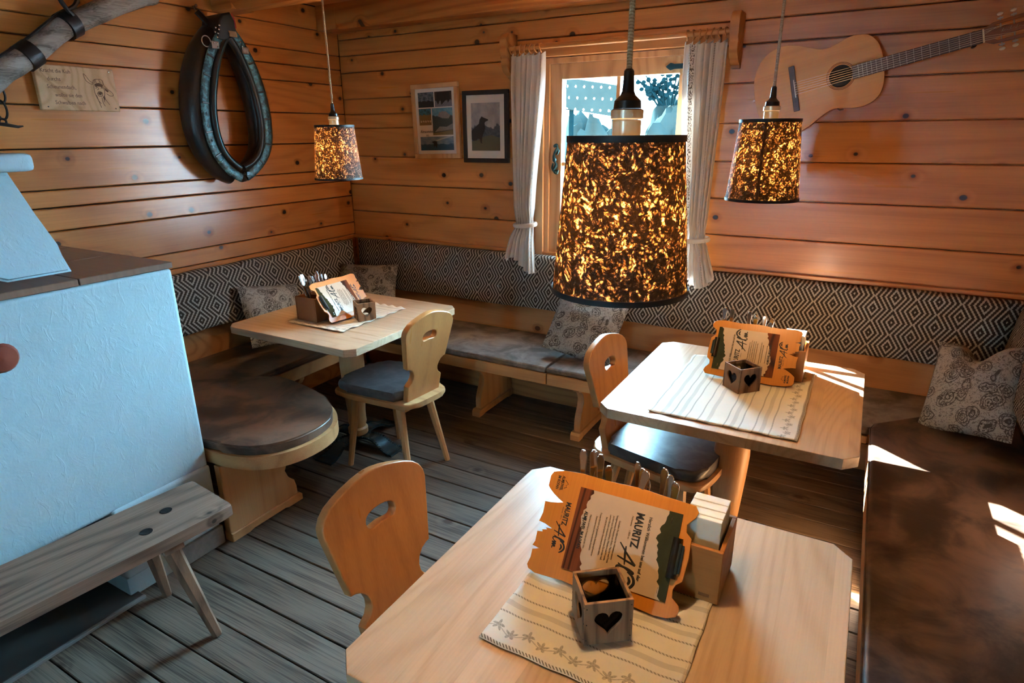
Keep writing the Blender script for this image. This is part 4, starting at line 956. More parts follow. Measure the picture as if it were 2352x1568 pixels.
# ---- menu boards (portrait local frame: x across, y up to the clip, z out of the face)
def make_menu():
    t = thing('menu_board', '', 'menu'); w, h = .1175, .167
    # board outline with torn-looking notches at the foot
    o = [(-w + .004, h - .022), (-w, h - .03)]
    left = [(-w + .003, .10), (-w - .001, .04), (-w + .002, -.03), (-w, -.09), (-w + .004, -.135), (-w + .012, -.160), (-w + .022, -.165)]
    foot = [(-.072, -.164), (-.066, -.158), (-.058, -.147), (-.050, -.133), (-.045, -.121), (-.041, -.134), (-.038, -.149), (-.037, -.163), (-.012, -.161), (.008, -.165), (.010, -.150), (.016, -.131), (.018, -.146), (.021, -.142), (.024, -.153), (.028, -.150), (.030, -.163), (.052, -.162), (.062, -.166), (.0645, -.147), (.070, -.164), (.088, -.163), (.104, -.167)]
    right = [(w - .006, -.162), (w - .001, -.145), (w - .004, -.08), (w + .001, 0), (w - .003, .06), (w + .001, .12), (w - .002, h - .02)]
    top = [(w - .010, h - .004), (w - .022, h), (w - .032, h - .003), (.075, h - .018), (.060, h - .020), (.050, h - .016), (.040, h - .005), (-.005, h - .002), (-.045, h - .004), (-.055, h - .016), (-.070, h - .018), (-w + .030, h - .004), (-w + .018, h), (-w + .006, h - .008)]
    outl = left + foot + right + top
    part(t, 'board', plate([outl], .005, .0008, 'board_wood'))
    # sheet of paper, clipped at the top
    sw, s0, s1 = .088, -.088, .138; z = .0032
    part(t, 'sheet', B().box(-sw, sw, s0, s1, z, z + .0016), 'sheet_beige')
    sheet = t.children[-1]
    z2 = z + .0019
    def torn(y0, up, seed, amp=.016):
        rr = random.Random(seed); p = []
        yy = y0
        n = 26
        for i in range(n + 1):
            x = -sw + 2 * sw * i / n
            yy = y0 + up * (abs((i / n) - .35) * .045) + rr.uniform(-amp, amp) * .22
            p.append((x, yy))
        return p
    g = torn(.096, 1, 3); part(sheet, 'green_band', B().prism(g + [(sw, s1), (-sw, s1)], z2 - .0003, z2, 'XY'), 'sheet_green', label='dark green printed band')
    g = torn(s0 + .016, 1, 8, .012); part(sheet, 'wood_band', B().prism([(-sw, s0), (sw, s0)] + g[::-1], z2 - .0003, z2, 'XY'), 'sheet_brown', label='dark brown printed wood strip')
    def lines(parent, name, mat, items, zz):
        b = B()
        for s, size, sx, bold, x, y in items: b.add(text(s, size, sx, bold), T(x, y, zz))
        part(parent, name, b, mat)
    zt = z2 + .0001
    lines(sheet, 'greeting', 'ink', [('Herzlich Willkommen bei uns auf der', .0100, .86, .0001, 0, .073)], zt)
    lines(sheet, 'title', 'ink', [('MAURITZ', .0235, .72, .0007, -.032, .046)], zt)
    lines(sheet, 'altitude', 'sheet_text', [('Achensee  ·  1.850 m', .0056, 1.0, 0, -.034, .037)], zt)
    body = ['Genie\u00dfen Sie w\u00e4hrend der Almsaison unsere', 'hausgemachten Produkte am Rofan. Mauritz und Team,', 'perfekt zum Mountainbiken, Wandern und Kraxeln.', 'Lernen Sie sich verzaubern, kommen Sie zu uns rauf.', 'bei uns ist auf jeden Geschmack etwas dabei.', '', 'Freuen Sie sich auf gem\u00fctliche Stunden auf unserer', 'Sonnenterrasse mit herrlichem Ausblick.', '', 'Maurerei und eure Freunde auf der Alm']
    lines(sheet, 'paragraph', 'sheet_text', [(s, .0056, .80, 0, 0, .012 - .0072 * i) for i, s in enumerate(body)], zt)
    lines(sheet, 'footer', 'ink', [('ALMJUWEL IM ROFAN', .0110, .74, .0003, 0, -.066)], zt)
    def alm(parent, x, y, s, zz):
        b = B()
        strokes = [[(-.034, -.010), (-.020, .004), (-.004, .022), (-.002, .024), (-.006, .006), (-.010, -.010)], [(-.030, .002), (-.016, .003), (.002, .006)],
                   [(.002, -.006), (.008, .010), (.013, .022), (.011, .024), (.007, .012), (.006, -.004), (.010, -.008), (.015, -.003)],
                   [(.015, -.003), (.018, .003), (.019, -.007), (.023, .003), (.025, -.006), (.029, .003), (.031, -.005), (.036, -.004)],
                   [(.012, .014), (.018, .025), (.028, .029), (.037, .024), (.042, .017)], [(.020, .017), (.027, .021), (.035, .018)]]
        for k, sg in enumerate(strokes):
            p = catmull([(x + a * s, y + c * s, zz) for a, c in sg], 6)
            b.tube(p, [(.0017 if k < 4 else .0022) * s * (.6 + .6 * math.sin(PI * i / (len(p) - 1))) for i in range(len(p))], 6, False, .25, (0, 0, 1))
        part(parent, 'script_lettering', b, 'ink')
    alm(sheet, .040, .036, 1.15, zt)
    # logo on the wood below the sheet
    zb = .0026
    lines(t, 'logo', 'ink', [('MAURITZ', .0165, .72, .0005, -.005 - .018, -.112), ('Achensee  1.850 m', .0040, .9, 0, -.022, -.118)], zb)
    alm(t, .026, -.117, .82, zb)
    lines(t, 'slogan', 'ink', [('ALMJUWEL', .0092, .72, .0003, -.085, -.136), ('IM ROFAN', .0092, .72, .0003, -.085, -.146)], zb)
    part(t, 'peak_mark', B().tube([(-.093, -.127, zb), (-.086, -.119, zb), (-.082, -.124, zb), (-.079, -.121, zb), (-.075, -.127, zb)], .0006, 4), 'ink')
    # clip
    b = B().prism(c2([(-.004, 0), (-.001, .006), (.006, .009), (.013, .006), (.016, 0)], 4, False), -.040, .040, 'YZ', 0)
    c = part(t, 'clip', b, 'gunmetal', loc=(0, s1 - .006, .0050), label='dark metal clip')
    part(c, 'lever', B().box(-.028, .028, .010, .022, .001, .003, .001, 1).lathe([(.004, -.03), (.004, .03)], 10, T(0, .014, .004) @ R(PI / 2, 'Y')), 'black_iron')
    for x in (-.07, .07): part(sheet, 'staple', B().box(x - .006, x + .006, .118, .1186, z2, z2 + .0004), 'steel')
    return t
mb = make_menu()
def place_menu(o, label, c, xa, ya):
    xa, ya = Vector(xa).normalized(), Vector(ya).normalized(); za = xa.cross(ya)
    o.matrix_world = Matrix(((xa.x, ya.x, za.x, c[0]), (xa.y, ya.y, za.y, c[1]), (xa.z, ya.z, za.z, c[2]), (0, 0, 0, 1)))
    o['label'] = label; o['group'] = 'wooden clip menu boards'
ca, sa = math.cos(math.radians(54)), math.sin(math.radians(54)); hw_ = .119
# foreground: clip to the right; middle: clip to the left; far table: clip towards the camera
place_menu(mb, 'wooden menu board with dark green banded sheet on the foreground table', (-.372, .998 + hw_ * ca, .7655 + hw_ * sa), (0.01, -ca, -sa), (1, 0.02, 0))
m2 = copy_tree(mb); place_menu(m2, 'wooden menu board with green banded sheet on the middle table', (-.308, 2.368 + hw_ * ca, .7655 + hw_ * sa), (0.0, ca, sa), (-1, -.03, 0))
m3 = copy_tree(mb); place_menu(m3, 'wooden menu board catching bluish glare on the far corner table', (-2.292 - hw_ * ca, 2.325, .7675 + hw_ * sa), (-ca, 0, sa), (.02, -1, 0))

# ================================================================== CURTAINS AND ROD
rod = thing('curtain_rod', 'round wooden curtain rod on carved brackets above the window', 'curtain rod', (-1.29, 3.32, 2.135))
part(rod, 'rod', B().tube([(-.60, 0, 0), (0, 0, 0), (.60, 0, 0)], .0125, 12), 'rod_wood')
def bracket(x):
    o = [(.10, .085), (.0, .085)] + c2([(-.012, .08), (-.03, .06), (-.038, .02), (-.03, -.03), (-.02, -.045), (-.025, -.07), (-.015, -.10), (.02, -.13), (.05, -.14)], 3, False) + [(.07, -.145), (.07, -.16), (.10, -.16)]
    part(rod, 'bracket', B().prism(o, x - .021, x + .021, 'YZ', .004, 2), 'rod_wood')
bracket(-.625); bracket(.625)
def curtain(label, xt0, xt1, xm0, xm1, xb0, xb1, zt, zm, zb, seed, mir):
    t = thing('curtain', label, 'curtain', ((xt0 + xt1) / 2, 3.335, zm), 0, 'striped linen curtains')
    ox, oz = t.location.x, t.location.z; nf = 6.5
    def lerp3(v, a, m, b, k=.80):
        if v < k:
            s = v / k; s = s * s * (3 - 2 * s) if True else s
            return a + (m - a) * s
        s = (v - k) / (1 - k); return m + (b - m) * s ** .8
    def fn(u, v):
        z = zt + (zb - zt) * v; km = (zt - zm) / (zt - zb)
        x0, x1 = lerp3(v, xt0, xm0, xb0, km), lerp3(v, xt1, xm1, xb1, km)
        w = x1 - x0; ph = 2 * PI * nf * u + seed
        amp = .022 if v < km * .9 else .018
        pin = math.exp(-((v - km) / .05) ** 2)
        a = amp * (1 - .45 * pin) * (.55 + .45 * min(1, v * 6))
        x = x0 + w * u + .010 * math.sin(ph * 1.0 + .8) * (1 - pin)
        y = a * math.sin(ph) + .006 * math.sin(ph * 2.3 + 3 * v) + .012 * pin
        dz = .010 * math.sin(2 * PI * nf * u + seed) * (1 if v < .02 else 0)
        if v > km: dz += (v - km) / (1 - km) * (.045 * math.sin(u * 5 + seed) if True else 0)
        y -= .045 * max(0.0, v - .72) / .28
        return (x - ox, y, z + dz - oz)
    part(t, 'cloth', grid_mesh('cloth', fn, 110, 70, 'curtain_linen', 80))
    cx, w = (xm0 + xm1) / 2 - ox, (xm1 - xm0) / 2 + .012
    part(t, 'tie_band', B().tube([(cx + w * math.cos(a), .012 + .034 * math.sin(a), .008 * math.sin(a + 1)) for a in [2 * PI * i / 28 for i in range(28)]], .010, 8, True, 1.4), 'mat_white', label='white knotted tie band')
    for k in range(7):
        x = xt0 - ox + (xt1 - xt0) * (k + .5) / 7
        part(t, 'ring', B().tube([(x + .004 * math.sin(a * 2 + k), -.015 + .022 * math.cos(a), 2.130 - oz + .022 * math.sin(a)) for a in [2 * PI * i / 18 for i in range(18)]], .0035, 6, True), 'rod_wood')
    return t
curtain('striped linen curtain tied back at the left side of the window, beside the dog picture', -1.895, -1.675, -1.868, -1.748, -1.925, -1.712, 2.104, 1.155, .915, .3, 1)
curtain('striped linen curtain tied back at the right side of the window, towards the guitar', -.905, -.692, -.845, -.718, -.83, -.640, 2.098, 1.138, .935, 1.9, -1)

# ================================================================== PICTURES
def flat(parent, name, x0, x1, z0, z1, y, mat):
    me = bpy.data.meshes.new(name); me.from_pydata([(x0, y, z0), (x1, y, z0), (x1, y, z1), (x0, y, z1)], [], [(0, 1, 2, 3)])
    u = me.uv_layers.new(name='UVMap')
    for l, c in zip(u.data, ((0, 0), (1, 0), (1, 1), (0, 1))): l.uv = c
    return part(parent, name, finish(me, mat))
def pic(label, x0, x1, z0, z1, fw, mat, tilt=0):
    t = thing('picture_frame', label, 'picture', ((x0 + x1) / 2, YB - .018, (z0 + z1) / 2)); t.rotation_euler = (0, tilt, 0)
    w, h = (x1 - x0) / 2, (z1 - z0) / 2
    for (p, q, r, s) in ((-w, w, h - fw, h), (-w, w, -h, -h + fw), (-w, -w + fw, -h + fw, h - fw), (w - fw, w, -h + fw, h - fw)):
        part(t, 'frame_bar', B().box(p, q, -.012, .013, r, s, .002, 1), mat)
    flat(t, 'mount', -w + fw, w - fw, -h + fw, h - fw, -.002, 'mat_white')
    return t, w - fw, h - fw
def poly(parent, name, pts, y, mat): return part(parent, name, B().prism(pts, y, y + .0003, 'XZ'), mat)
p1, w, h = pic('light wood frame with a collage of five alpine photos on a white mount', -2.664, -2.302, 1.536, 1.988, .028, 'frame_light', math.radians(-1.0))
a = .022
def cell(n_, u0, u1, v0, v1, mat): return flat(p1, 'photo', -w + a + (2 * w - 2 * a) * u0, -w + a + (2 * w - 2 * a) * u1, -h + a + (2 * h - 2 * a) * v0, -h + a + (2 * h - 2 * a) * v1, -.003, mat), (-w + a + (2 * w - 2 * a) * u0, -w + a + (2 * w - 2 * a) * u1, -h + a + (2 * h - 2 * a) * v0, -h + a + (2 * h - 2 * a) * v1)
cell(0, 0, .47, .745, 1, 'photo_dark'); 
_, c = cell(1, .50, 1, .745, 1, 'photo_cows')
poly(p1, 'cow_silhouette', [(c[0] + .01, c[2] + .04), (c[0] + .02, c[3] - .005), (c[1] - .02, c[3] - .005), (c[1] - .01, c[2] + .045), (c[1] - .03, c[2] + .02), (c[1] - .035, c[2] + .045), (c[0] + .05, c[2] + .01), (c[0] + .045, c[2] + .045), (c[0] + .025, c[2] + .012)], -.0036, 'photo_dog')
_, c = cell(2, 0, .37, .44, .725, 'photo_meadow')
for k in range(5): poly(p1, 'grazing_cow', [(c[0] + .01 + .018 * k, c[2] + .018 + .006 * (k % 2)), (c[0] + .02 + .018 * k, c[2] + .016), (c[0] + .024 + .018 * k, c[2] + .026), (c[0] + .012 + .018 * k, c[2] + .030)], -.0036, 'straw')
_, c = cell(3, .40, 1, .265, .725, 'photo_peak')
X = lambda u: c[0] + (c[1] - c[0]) * u; Z = lambda v: c[2] + (c[3] - c[2]) * v
poly(p1, 'peak', [(X(.28), Z(.70)), (X(.38), Z(.86)), (X(.45), Z(.84)), (X(.5), Z(.90)), (X(.58), Z(.86)), (X(.66), Z(.88)), (X(.9), Z(.72)), (X(.8), Z(.6)), (X(.5), Z(.62))], -.0036, 'photo_rock')
poly(p1, 'gravel', [(X(.1), Z(.12)), (X(.35), Z(.32)), (X(.7), Z(.30)), (X(1), Z(.42)), (X(1), Z(.20))], -.0037, 'photo_rock')
poly(p1, 'field', [(X(0), Z(0)), (X(1), Z(0)), (X(1), Z(.19)), (X(.4), Z(.11)), (X(0), Z(.07))], -.0039, 'photo_field')
_, c = cell(4, 0, 1, 0, .24, 'photo_lake')
poly(p1, 'snow_ridge', [(X(.42), Z(.62)), (X(1), Z(1)), (X(.85), Z(1)), (X(.6), Z(.85))], -.0036, 'photo_snow')
poly(p1, 'cow_silhouette', [(X(.40), Z(.15)), (X(.40), Z(.5)), (X(.35), Z(.62)), (X(.42), Z(.68)), (X(.50), Z(.66)), (X(.51), Z(.4)), (X(.48), Z(.12)), (X(.46), Z(.3)), (X(.42), Z(.3))], -.0039, 'photo_dog')
b = B().add(text('Almsommer', .026, .82, .0002), T(-w + a + .058, -h + a + .108, 0)).add(text('2022', .014, .8, 0), T(-w + a + .058, -h + a + .088, 0)); b.bm.transform(T(0, -.0026, 0) @ R(PI / 2, 'X'))
part(p1, 'caption', b, 'ink')
p2, w, h = pic('black frame with a photo of a sitting dark dog before misty mountains', -2.273, -1.948, 1.514, 1.934, .026, 'black_frame')
w2, h2 = w - .034, h - .045
c = (-w2, w2, -h2, h2); flat(p2, 'photo', *c, -.003, 'photo_fog')
poly(p2, 'meadow', [(X(0), Z(0)), (X(1), Z(0)), (X(1), Z(.27)), (X(.7), Z(.33)), (X(.45), Z(.30)), (X(.2), Z(.22)), (X(0), Z(.2))], -.0034, 'photo_grass')
dog = ([(.0, .24), (.0, .42), (.14, .50), (.27, .57), (.30, .66), (.37, .72), (.44, .695), (.60, .655), (.60, .635), (.50, .61), (.47, .58), (.49, .48), (.44, .38), (.38, .30), (.36, .18), (.38, .155), (.32, .165), (.29, .25), (.22, .26), (.18, .22), (.08, .21)])
poly(p2, 'dog_silhouette', [(X(u), Z(v)) for u, v in dog], -.0040, 'photo_dog')

# ================================================================== SIGN
sg = thing('wooden_sign', 'pale wooden sign with burnt verse and cow head under the yoke', 'sign', (XL + .016, 1.685, 1.892)); sg.rotation_euler = (0, 0, PI / 2)
# local x -> world +y, local y -> world -x, room side is local -y
part(sg, 'board', B().box(-.170, .170, -.016, .010, -.092, .098, .003, 1), 'sign_wood')
b = B()
for s, x, z in (('Kracht die Kuh', -.085, .066), ('durchs', -.098, .032), ('Scheunendach,', -.072, .000), ('wollte sie den', -.050, -.034), ('Schwalben nach', -.048, -.066)): b.add(text(s, .0235, .86, .0), T(x, z, 0))
b.bm.transform(T(0, -.0163, 0) @ R(PI / 2, 'X')); part(sg, 'verse', b, 'burn')
b = B()
def stroke(pts, r=.0011, cl=False):
    p = catmull([(x, -.0165, z) for x, z in pts], 5, cl); b.tube(p, r, 5, cl)
ox = .092
for pts in ([(-.048, .058), (-.060, .070), (-.056, .045), (-.040, .030), (-.026, .026)], [(-.048, .056), (-.038, .040), (-.024, .032)], [(-.026, .026), (-.020, .045), (0, .050), (.018, .046), (.022, .026)],
            [(.022, .024), (.036, .008), (.052, -.004), (.058, -.018), (.044, -.022), (.028, -.012)], [(-.022, .024), (-.026, 0), (-.022, -.024), (-.014, -.046), (-.006, -.058)], [(.020, .018), (.020, -.006), (.014, -.03), (.010, -.050)],
            [(-.018, .008), (-.010, .014), (-.004, .008), (-.012, .003)], [(.006, .010), (.012, .014), (.017, .008)], [(-.014, -.012), (-.004, -.004), (.008, -.010), (.004, -.024), (-.010, -.024), (-.014, -.012)], [(-.020, -.02), (-.012, -.06), (-.008, -.075)], [(.012, -.03), (.026, -.052), (.032, -.062)], [(.002, -.03), (.004, -.055), (.010, -.068)], [(-.012, .048), (-.010, .034), (-.004, .03)], [(.004, .048), (.008, .034)], [(-.016, .046), (-.018, .032)]):
    stroke([(x + ox, z) for x, z in pts])
part(sg, 'cow_drawing', b, 'burn')
for pts in ([(-.020, .028), (0, .034), (.018, .026), (.014, .014), (.004, .018), (-.008, .018), (-.016, .014)], [(-.010, -.010), (0, -.006), (.006, -.012), (0, -.020), (-.008, -.018)], [(.008, -.028), (.016, -.020), (.018, -.034), (.012, -.044)], [(.024, .014), (.040, .0), (.034, -.006), (.024, .002)]):
    part(sg, 'burnt_patch', B().prism([(x + ox, z) for x, z in pts], -.0167, -.0160, 'XZ'), 'burn')
for x, z in ((-.150, .086), (.148, .086)): part(sg, 'screw', B().lathe([(.0045, 0), (.004, .002), (.0015, .0025)], 12, T(x, -.016, z) @ R(PI / 2, 'X')), 'nail')
for x, z in ((-.145, -.078), (.150, -.078)): part(sg, 'screw_hole', B().lathe([(.003, 0), (.003, .0004)], 10, T(x, -.016, z) @ R(PI / 2, 'X')), 'ink')

# ================================================================== HORSE COLLAR (hangs on the left wall; y-z plane)
hc = thing('horse_collar', 'black leather horse collar with blue-grey iron hames hanging on the wall', 'horse collar', (XL, 2.42, 1.45))
HL = [(2.395, 2.205), (2.350, 2.154), (2.307, 2.093), (2.279, 2.033), (2.256, 1.974), (2.233, 1.886), (2.222, 1.798), (2.221, 1.72), (2.233, 1.647), (2.263, 1.572), (2.318, 1.5), (2.386, 1.458)]
HR = [(2.455, 2.220), (2.502, 2.162), (2.544, 2.085), (2.576, 1.995), (2.597, 1.902), (2.608, 1.813), (2.609, 1.721), (2.599, 1.648), (2.575, 1.589), (2.523, 1.53), (2.466, 1.486), (2.418, 1.462)]
IL = [(2.417, 2.185), (2.383, 2.135), (2.35, 2.074), (2.319, 1.996), (2.294, 1.912), (2.279, 1.841), (2.273, 1.769), (2.277, 1.69), (2.299, 1.609), (2.342, 1.551), (2.392, 1.512)]
IR = [(2.436, 2.187), (2.469, 2.144), (2.503, 2.076), (2.541, 1.974), (2.563, 1.869), (2.572, 1.773), (2.564, 1.675), (2.533, 1.59), (2.474, 1.536), (2.413, 1.512)]
def P3(pts, x, k=5, dy=0): return [Vector((x - XL, p.x + dy - 2.42, p.y - 1.45)) for p in catmull([(a, c, 0) for a, c in pts], k)]
for pts, sgn in ((HL, -1), (HR, 1)):
    pa = P3(pts, -3.196, 5, .012 * sgn); n = len(pa)
    part(hc, 'body_roll', B().tube(pa, [.030 + .036 * math.sin(PI * min(1, .12 + .86 * i / (n - 1))) ** .6 for i in range(n)], 18, False, 1.12, (1, 0, 0)), 'collar_leather')
    pa = P3(pts, -3.117, 5)
    hm = part(hc, 'hame', B().tube(pa, .0245, 10, False, .26, (1, 0, 0)), 'hame_iron', label='blue-grey worn iron hame')
    for k in (11, 19, 27, 36, 44):
        v = pa[k]; d = (pa[k + 1] - pa[k - 1]).normalized(); a = math.atan2(d.z, d.y)
        part(hm, 'strap_loop', B().box(-.005, .005, -.021, .021, .004, .010, .002, 1, T(v.x, v.y, v.z) @ R(PI / 2, 'Y').to_4x4() @ Matrix.Identity(4) if False else T(v.x, v.y, v.z) @ Matrix(((0, 0, 1, 0), (math.cos(a), -math.sin(a), 0, 0), (math.sin(a), math.cos(a), 0, 0), (0, 0, 0, 1)))), 'collar_leather')
    for k in (30, 34, 39, 47): part(hm, 'rivet', B().sphere(pa[k] + Vector((.0065, 0, 0)), .0065, 8, (.5, 1, 1)), 'black_iron')
    part(hm, 'end_plate', B().tube([p + Vector((.004, 0, 0)) for p in pa[-10:]], .0235, 8, False, .3, (1, 0, 0)), 'hame_iron')
for pts in (IL, IR):
    part(hc, 'inner_roll', B().tube(P3(pts, -3.126, 5), .0205, 12, False, 1.0, (1, 0, 0)), 'collar_leather')
    part(hc, 'seam', B().tube([p + Vector((.0195, 0, 0)) for p in P3(pts, -3.126, 5)], .0022, 5), 'blue_iron')
# peaked cap at the top
b = B()
fr = [(2.375, 2.262), (2.400, 2.292), (2.452, 2.308), (2.468, 2.262), (2.482, 2.195), (2.455, 2.195), (2.428, 2.178), (2.395, 2.165), (2.352, 2.168)]
b.prism([(a - 2.42, c - 1.45) for a, c in fr], .030, .178, 'YZ', .012, 3); part(hc, 'cap', b, 'collar_leather')
for y0, z0 in ((2.375, 2.235), (2.368, 2.215), (2.360, 2.195), (2.352, 2.176), (2.350, 2.222), (2.342, 2.200), (2.472, 2.21), (2.490, 2.168), (2.500, 2.148)):
    part(hc, 'stud', B().sphere((.176, y0 - 2.42, z0 - 1.45), .0048, 8, (.6, 1, 1)), 'nail')
part(hc, 'red_edging', B().tube([(.179, y0 - 2.42, z0 - 1.45) for y0, z0 in ((2.455, 2.302), (2.466, 2.278), (2.470, 2.255), (2.470, 2.232))], .004, 6), 'red_trim', label='red stitched edging')
for k in range(6): part(hc, 'straw_tie', B().tube([(.180, .004 + .008 * k, .765), (.184, .006 + .008 * k, .752), (.180, .008 + .008 * k, .738)], .0032, 6), 'straw', label='straw-coloured lacing')
for y0, z0 in ((2.335, 2.138), (2.520, 2.128)):
    part(hc, 'buckle', B().box(.168, .176, y0 - 2.42 - .022, y0 - 2.42 + .022, z0 - 1.45 - .018, z0 - 1.45 + .018, .003, 1), 'nickel')
    for dy, dz in ((-.01, .008), (.01, .008), (.01, -.009)): part(hc, 'stud', B().sphere((.177, y0 - 2.42 + dy, z0 - 1.45 + dz), .004, 8, (.6, 1, 1)), 'nail')
part(hc, 'harness_ring', B().tube([(.160, 2.293 - 2.42 + .026 * math.cos(a), 2.152 - 1.45 + .026 * math.sin(a)) for a in [2 * PI * i / 24 for i in range(24)]], .0028, 6, True), 'nickel')
b = B().tube([(.060, 2.335 - 2.42, 2.305 - 1.45), (.070, 2.35 - 2.42, 2.285 - 1.45), (.080, 2.385 - 2.42, 2.25 - 1.45)], .018, 8, False, .5, (1, 0, 0)); part(hc, 'strap', b, 'collar_leather')
part(hc, 'wire_loop', B().tube(catmull([(.012, 2.356 - 2.42, 2.337 - 1.45), (.05, 2.345 - 2.42, 2.30 - 1.45), (.075, 2.37 - 2.42, 2.262 - 1.45), (.06, 2.375 - 2.42, 2.30 - 1.45), (.012, 2.358 - 2.42, 2.337 - 1.45)], 5), .002, 5), 'nickel')
part(hc, 'clasp', B().box(.150, .176, -.006, .022, .018, .042, .003, 1).lathe([(.007, 0), (.007, .03)], 10, T(.165, 0, .026) @ R(PI / 2, 'X')), 'black_iron')
part(hc, 'hook', B().lathe([(.003, 0), (.003, .030), (.008, .031), (.008, .035)], 10, T(0.0, 2.357 - 2.42, 2.338 - 1.45) @ R(PI / 2, 'Y')), 'nail', label='shiny nail in the wall')
# ================================================================== YOKE
yk = thing('wooden_yoke', 'weathered grey wooden yoke beam with iron bands high on the left wall', 'yoke', (XL, 1.69, 2.08))
def yl(pts, x): return [Vector((x - XL, a - 1.69, c - 2.08)) for a, c in pts]
ax = yl([(1.10, 1.66), (1.22, 1.80), (1.365, 1.928), (1.515, 2.033), (1.66, 2.145), (1.75, 2.192), (1.89, 2.262), (2.03, 2.325), (2.10, 2.345)], -3.215); ax = catmull(ax, 6); n = len(ax)
b = B().tube(ax, [.046 + .006 * noise.noise((i * .21, 0, 0)) + .004 * noise.noise((i * .9, 3, 0)) for i in range(n)], 14, False, 1.1, (1, 0, 0))
for v in b.bm.verts: v.co += Vector((.006, .004, .006)) * noise.noise(v.co * 25)
part(yk, 'beam', b, 'grey_wood', 50)
def band(i0, i1, r):
    p = ax[i0:i1 + 1]; part(yk, 'iron_band', B().tube(p, r, 16, False, 1.1, (1, 0, 0)), 'iron', label='dark iron band')
band(16, 18, .056); band(24, 27, .058)
part(yk, 'iron_strap', B().tube([v + Vector((.02, -.03, .042)) for v in ax[6:26]], .006, 6), 'iron')
c = ax[26]
hk = catmull([c + Vector((.045, .0, .02)), c + Vector((.055, -.03, .045)), c + Vector((.06, -.055, .085)), c + Vector((.06, -.045, .125)), c + Vector((.06, -.005, .135)), c + Vector((.06, .018, .10)), c + Vector((.06, .0, .065)), c + Vector((.055, -.03, .045))], 6)
part(yk, 'hook', B().tube(hk, .0095, 8), 'iron')
c = ax[3]
def ring(cc, rx, rz_, r=.005, tw=0): return B().tube([Vector((cc[0] + .5 * rx * math.cos(a) * math.sin(tw), cc[1] + rx * math.cos(a), cc[2] + rz_ * math.sin(a))) for a in [2 * PI * i / 20 for i in range(20)]], r, 6, True)
for k, (yy, zz, rx, rz_) in enumerate(((1.36, 1.855, .018, .034), (1.352, 1.795, .016, .038), (1.346, 1.748, .011, .012))):
    part(yk, 'chain_link', ring((.045, yy - 1.69, zz - 2.08), rx, rz_, .0045, k * 1.2), 'iron')
part(yk, 'toggle_bar', B().tube([(.05, 1.30 - 1.69, 1.742 - 2.08), (.05, 1.35 - 1.69, 1.737 - 2.08), (.05, 1.395 - 1.69, 1.728 - 2.08), (.05, 1.415 - 1.69, 1.731 - 2.08)], [.006, .008, .006, .003], 7), 'iron')
part(yk, 'end_peg', B().lathe([(.012, 0), (.014, .03), (.010, .045)], 12, T(.085, 2.05 - 1.69, 2.305 - 2.08) @ R(1.2, 'X')), 'old_leg')
for yy, zz in ((1.40, 1.99), (1.85, 2.27)): part(yk, 'wall_peg', B().lathe([(.008, 0), (.008, .075)], 8, T(0, yy - 1.69, zz - .03 - 2.08) @ R(PI / 2, 'Y')), 'iron')

# ================================================================== GUITAR (hangs on the window wall)
GY = 3.33
gt = thing('acoustic_guitar', 'honey-coloured acoustic guitar hanging slanted on the window wall', 'guitar', (-.24, GY, 1.9))
ang = math.atan2(2.039 - 1.868, .300 - (-.379)); gt.rotation_euler = (0, -ang, 0)   # local x runs up the neck
def gl_(x, z): dx, dz = x + .24, z - 1.9; return (dx * math.cos(ang) + dz * math.sin(ang), -dx * math.sin(ang) + dz * math.cos(ang))
up = [(-.556, 1.908), (-.553, 1.959), (-.529, 2.016), (-.486, 2.046), (-.42, 2.051), (-.353, 2.041), (-.287, 2.025), (-.241, 2.026), (-.205, 2.043), (-.17, 2.064), (-.133, 2.072), (-.094, 2.058), (-.06, 2.026), (-.035, 1.963), (-.024, 1.916)]
# symmetric body about the string line
c0 = gl_(-.379, 1.868); c1 = gl_(.300, 2.039); ax_z = (c0[1] + c1[1]) / 2
half = [gl_(*p) for p in up]; half = [(x, z - ax_z) for x, z in half]
hw = [(-.315, .0), (-.312, .055), (-.300, .105), (-.270, .155), (-.225, .187), (-.170, .197), (-.115, .185), (-.065, .160), (-.022, .138), (.012, .131), (.050, .138), (.090, .149), (.130, .150), (.170, .136), (.198, .105), (.212, .060), (.217, .0)]
body = hw + [(x, -z) for x, z in reversed(hw[1:-1])]
body = [(v.x, v.y) for v in catmull([(x, z, 0) for x, z in body], 3, True)]
hx = gl_(-.192, 1.913)[0]
def gp(name, b, mat, **k): return part(gt, name, b, mat, **k)
me = plate([body, arc(hx, 0, .047, 360, 0, 32)[:-1]], .004, .001, 'guitar_top'); me.transform(T(0, .002, ax_z) @ R(PI / 2, 'X')); part(gt, 'soundboard', me)
gp('body_side', B().prism([(x * .998, z * .998 + ax_z) for x, z in body], .0045, .082, 'XZ', .002, 1), 'guitar_side')
gp('sound_hole', B().lathe([(.047, 0), (.047, .0005)], 32, T(hx, .0043, ax_z) @ R(PI / 2, 'X')), 'dark_hole')
for r0, mt in ((.052, 'guitar_side'), (.057, 'guitar_side')): gp('rosette', B().tube([(hx + r0 * math.cos(a), -.0003, ax_z + r0 * math.sin(a)) for a in [2 * PI * i / 48 for i in range(48)]], .0010, 4, True), mt)
bx_ = gl_(-.379, 1.868)[0]
br = gp('bridge', B().box(bx_ - .012, bx_ + .013, -.009, .0, ax_z - .10, ax_z + .10, .002, 1), 'rosewood'); br['label'] = 'dark wooden bridge'
part(br, 'saddle', B().box(bx_ + .002, bx_ + .005, -.012, -.009, ax_z - .04, ax_z + .04), 'ivory')
nx = gl_(.300, 2.039)[0]
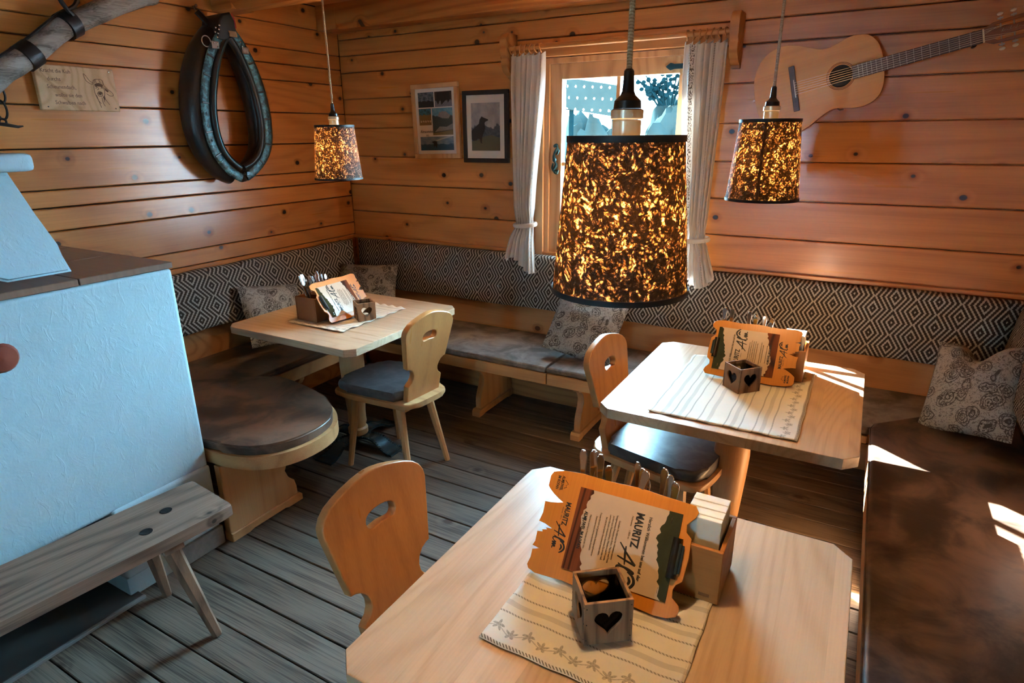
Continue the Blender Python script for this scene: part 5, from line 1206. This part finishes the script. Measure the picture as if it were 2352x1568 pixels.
gp('fretboard', B().prism([(hx + .045, ax_z - .0285), (nx, ax_z - .026), (nx, ax_z + .026), (hx + .045, ax_z + .0285)], -.008, -.0002, 'XZ', .001, 1), 'rosewood')
gp('neck', B().prism([(.20, ax_z - .027), (nx, ax_z - .0255), (nx, ax_z + .0255), (.20, ax_z + .027)], .0, .020, 'XZ', .006, 2), 'guitar_side')
scale = nx - bx_
for k in range(1, 18):
    fx = bx_ + scale / 2 ** (k / 12); 
    if fx > hx + .05: gp('fret', B().box(fx - .0009, fx + .0009, -.0095, -.008, ax_z - .027, ax_z + .027), 'fret')
gp('nut', B().box(nx, nx + .006, -.012, .004, ax_z - .026, ax_z + .026, .001, 1), 'ivory')
for k in range(6):
    zz = ax_z - .019 + .0076 * k; gp('string', B().tube([(bx_ + .003, -.0122, zz * 1.0 + (zz - ax_z) * .35), (nx + .003, -.0115, zz), (nx + .05 + .04 * (k % 3), -.006, ax_z + (.022 if k > 2 else -.022))], .00075 + .0001 * (5 - k), 5), 'string')
# headstock with two slots
hd = [(nx + .006, -.026), (nx + .035, -.040), (nx + .19, -.046), (nx + .20, 0), (nx + .19, .046), (nx + .035, .040), (nx + .006, .026)]
s1_ = [(nx + .045, .014), (nx + .165, .014), (nx + .172, .022), (nx + .165, .030), (nx + .045, .030), (nx + .038, .022)]
me = plate([hd, s1_[::-1], [(x, -z) for x, z in s1_]], .016, .0015, 'guitar_side'); me.transform(T(0, .004, ax_z) @ R(PI / 2, 'X')); part(gt, 'headstock', me)
for k in range(3):
    for s in (1, -1):
        xx = nx + .060 + .042 * k
        tn = gp('tuner', B().tube([(xx, .004, ax_z + s * .012), (xx, .004, ax_z + s * .056)], .0028, 8).box(xx - .009, xx + .009, -.002, .010, ax_z + s * .0495 - .003, ax_z + s * .0495 + .003), 'nickel')
        part(tn, 'tuner_button', B().sphere((xx, .002, ax_z + s * .066), .011, 10, (1, .6, .62)), 'ivory', label='white tuner button')
# scratched maker's flourish, illegible in the photograph
b = B()
for x, z in ((.06, -.004), (.085, -.004), (.105, -.004), (.128, -.004)):
    b.tube(catmull([(nx + x, -.0046, ax_z + z), (nx + x + .008, -.0046, ax_z + z + .014), (nx + x + .004, -.0046, ax_z + z + .002), (nx + x + .016, -.0046, ax_z + z + .006), (nx + x + .022, -.0046, ax_z + z)], 4), .0007, 4)
part(gt, 'flourish', b, 'fret')
gp('strap_hook', B().tube([(.02, .06, ax_z - .131), (.03, .02, ax_z - .142), (.045, .005, ax_z - .144)], .003, 6), 'nickel')
gp('end_pin', B().lathe([(.005, 0), (.006, .012), (.003, .016)], 10, T(-.315, .04, ax_z) @ R(-PI / 2, 'Y')), 'ivory')
gp('wall_hook', B().box(nx - .03, nx - .018, .020, .0885, ax_z - .03, ax_z + .03, .002, 1), 'iron')
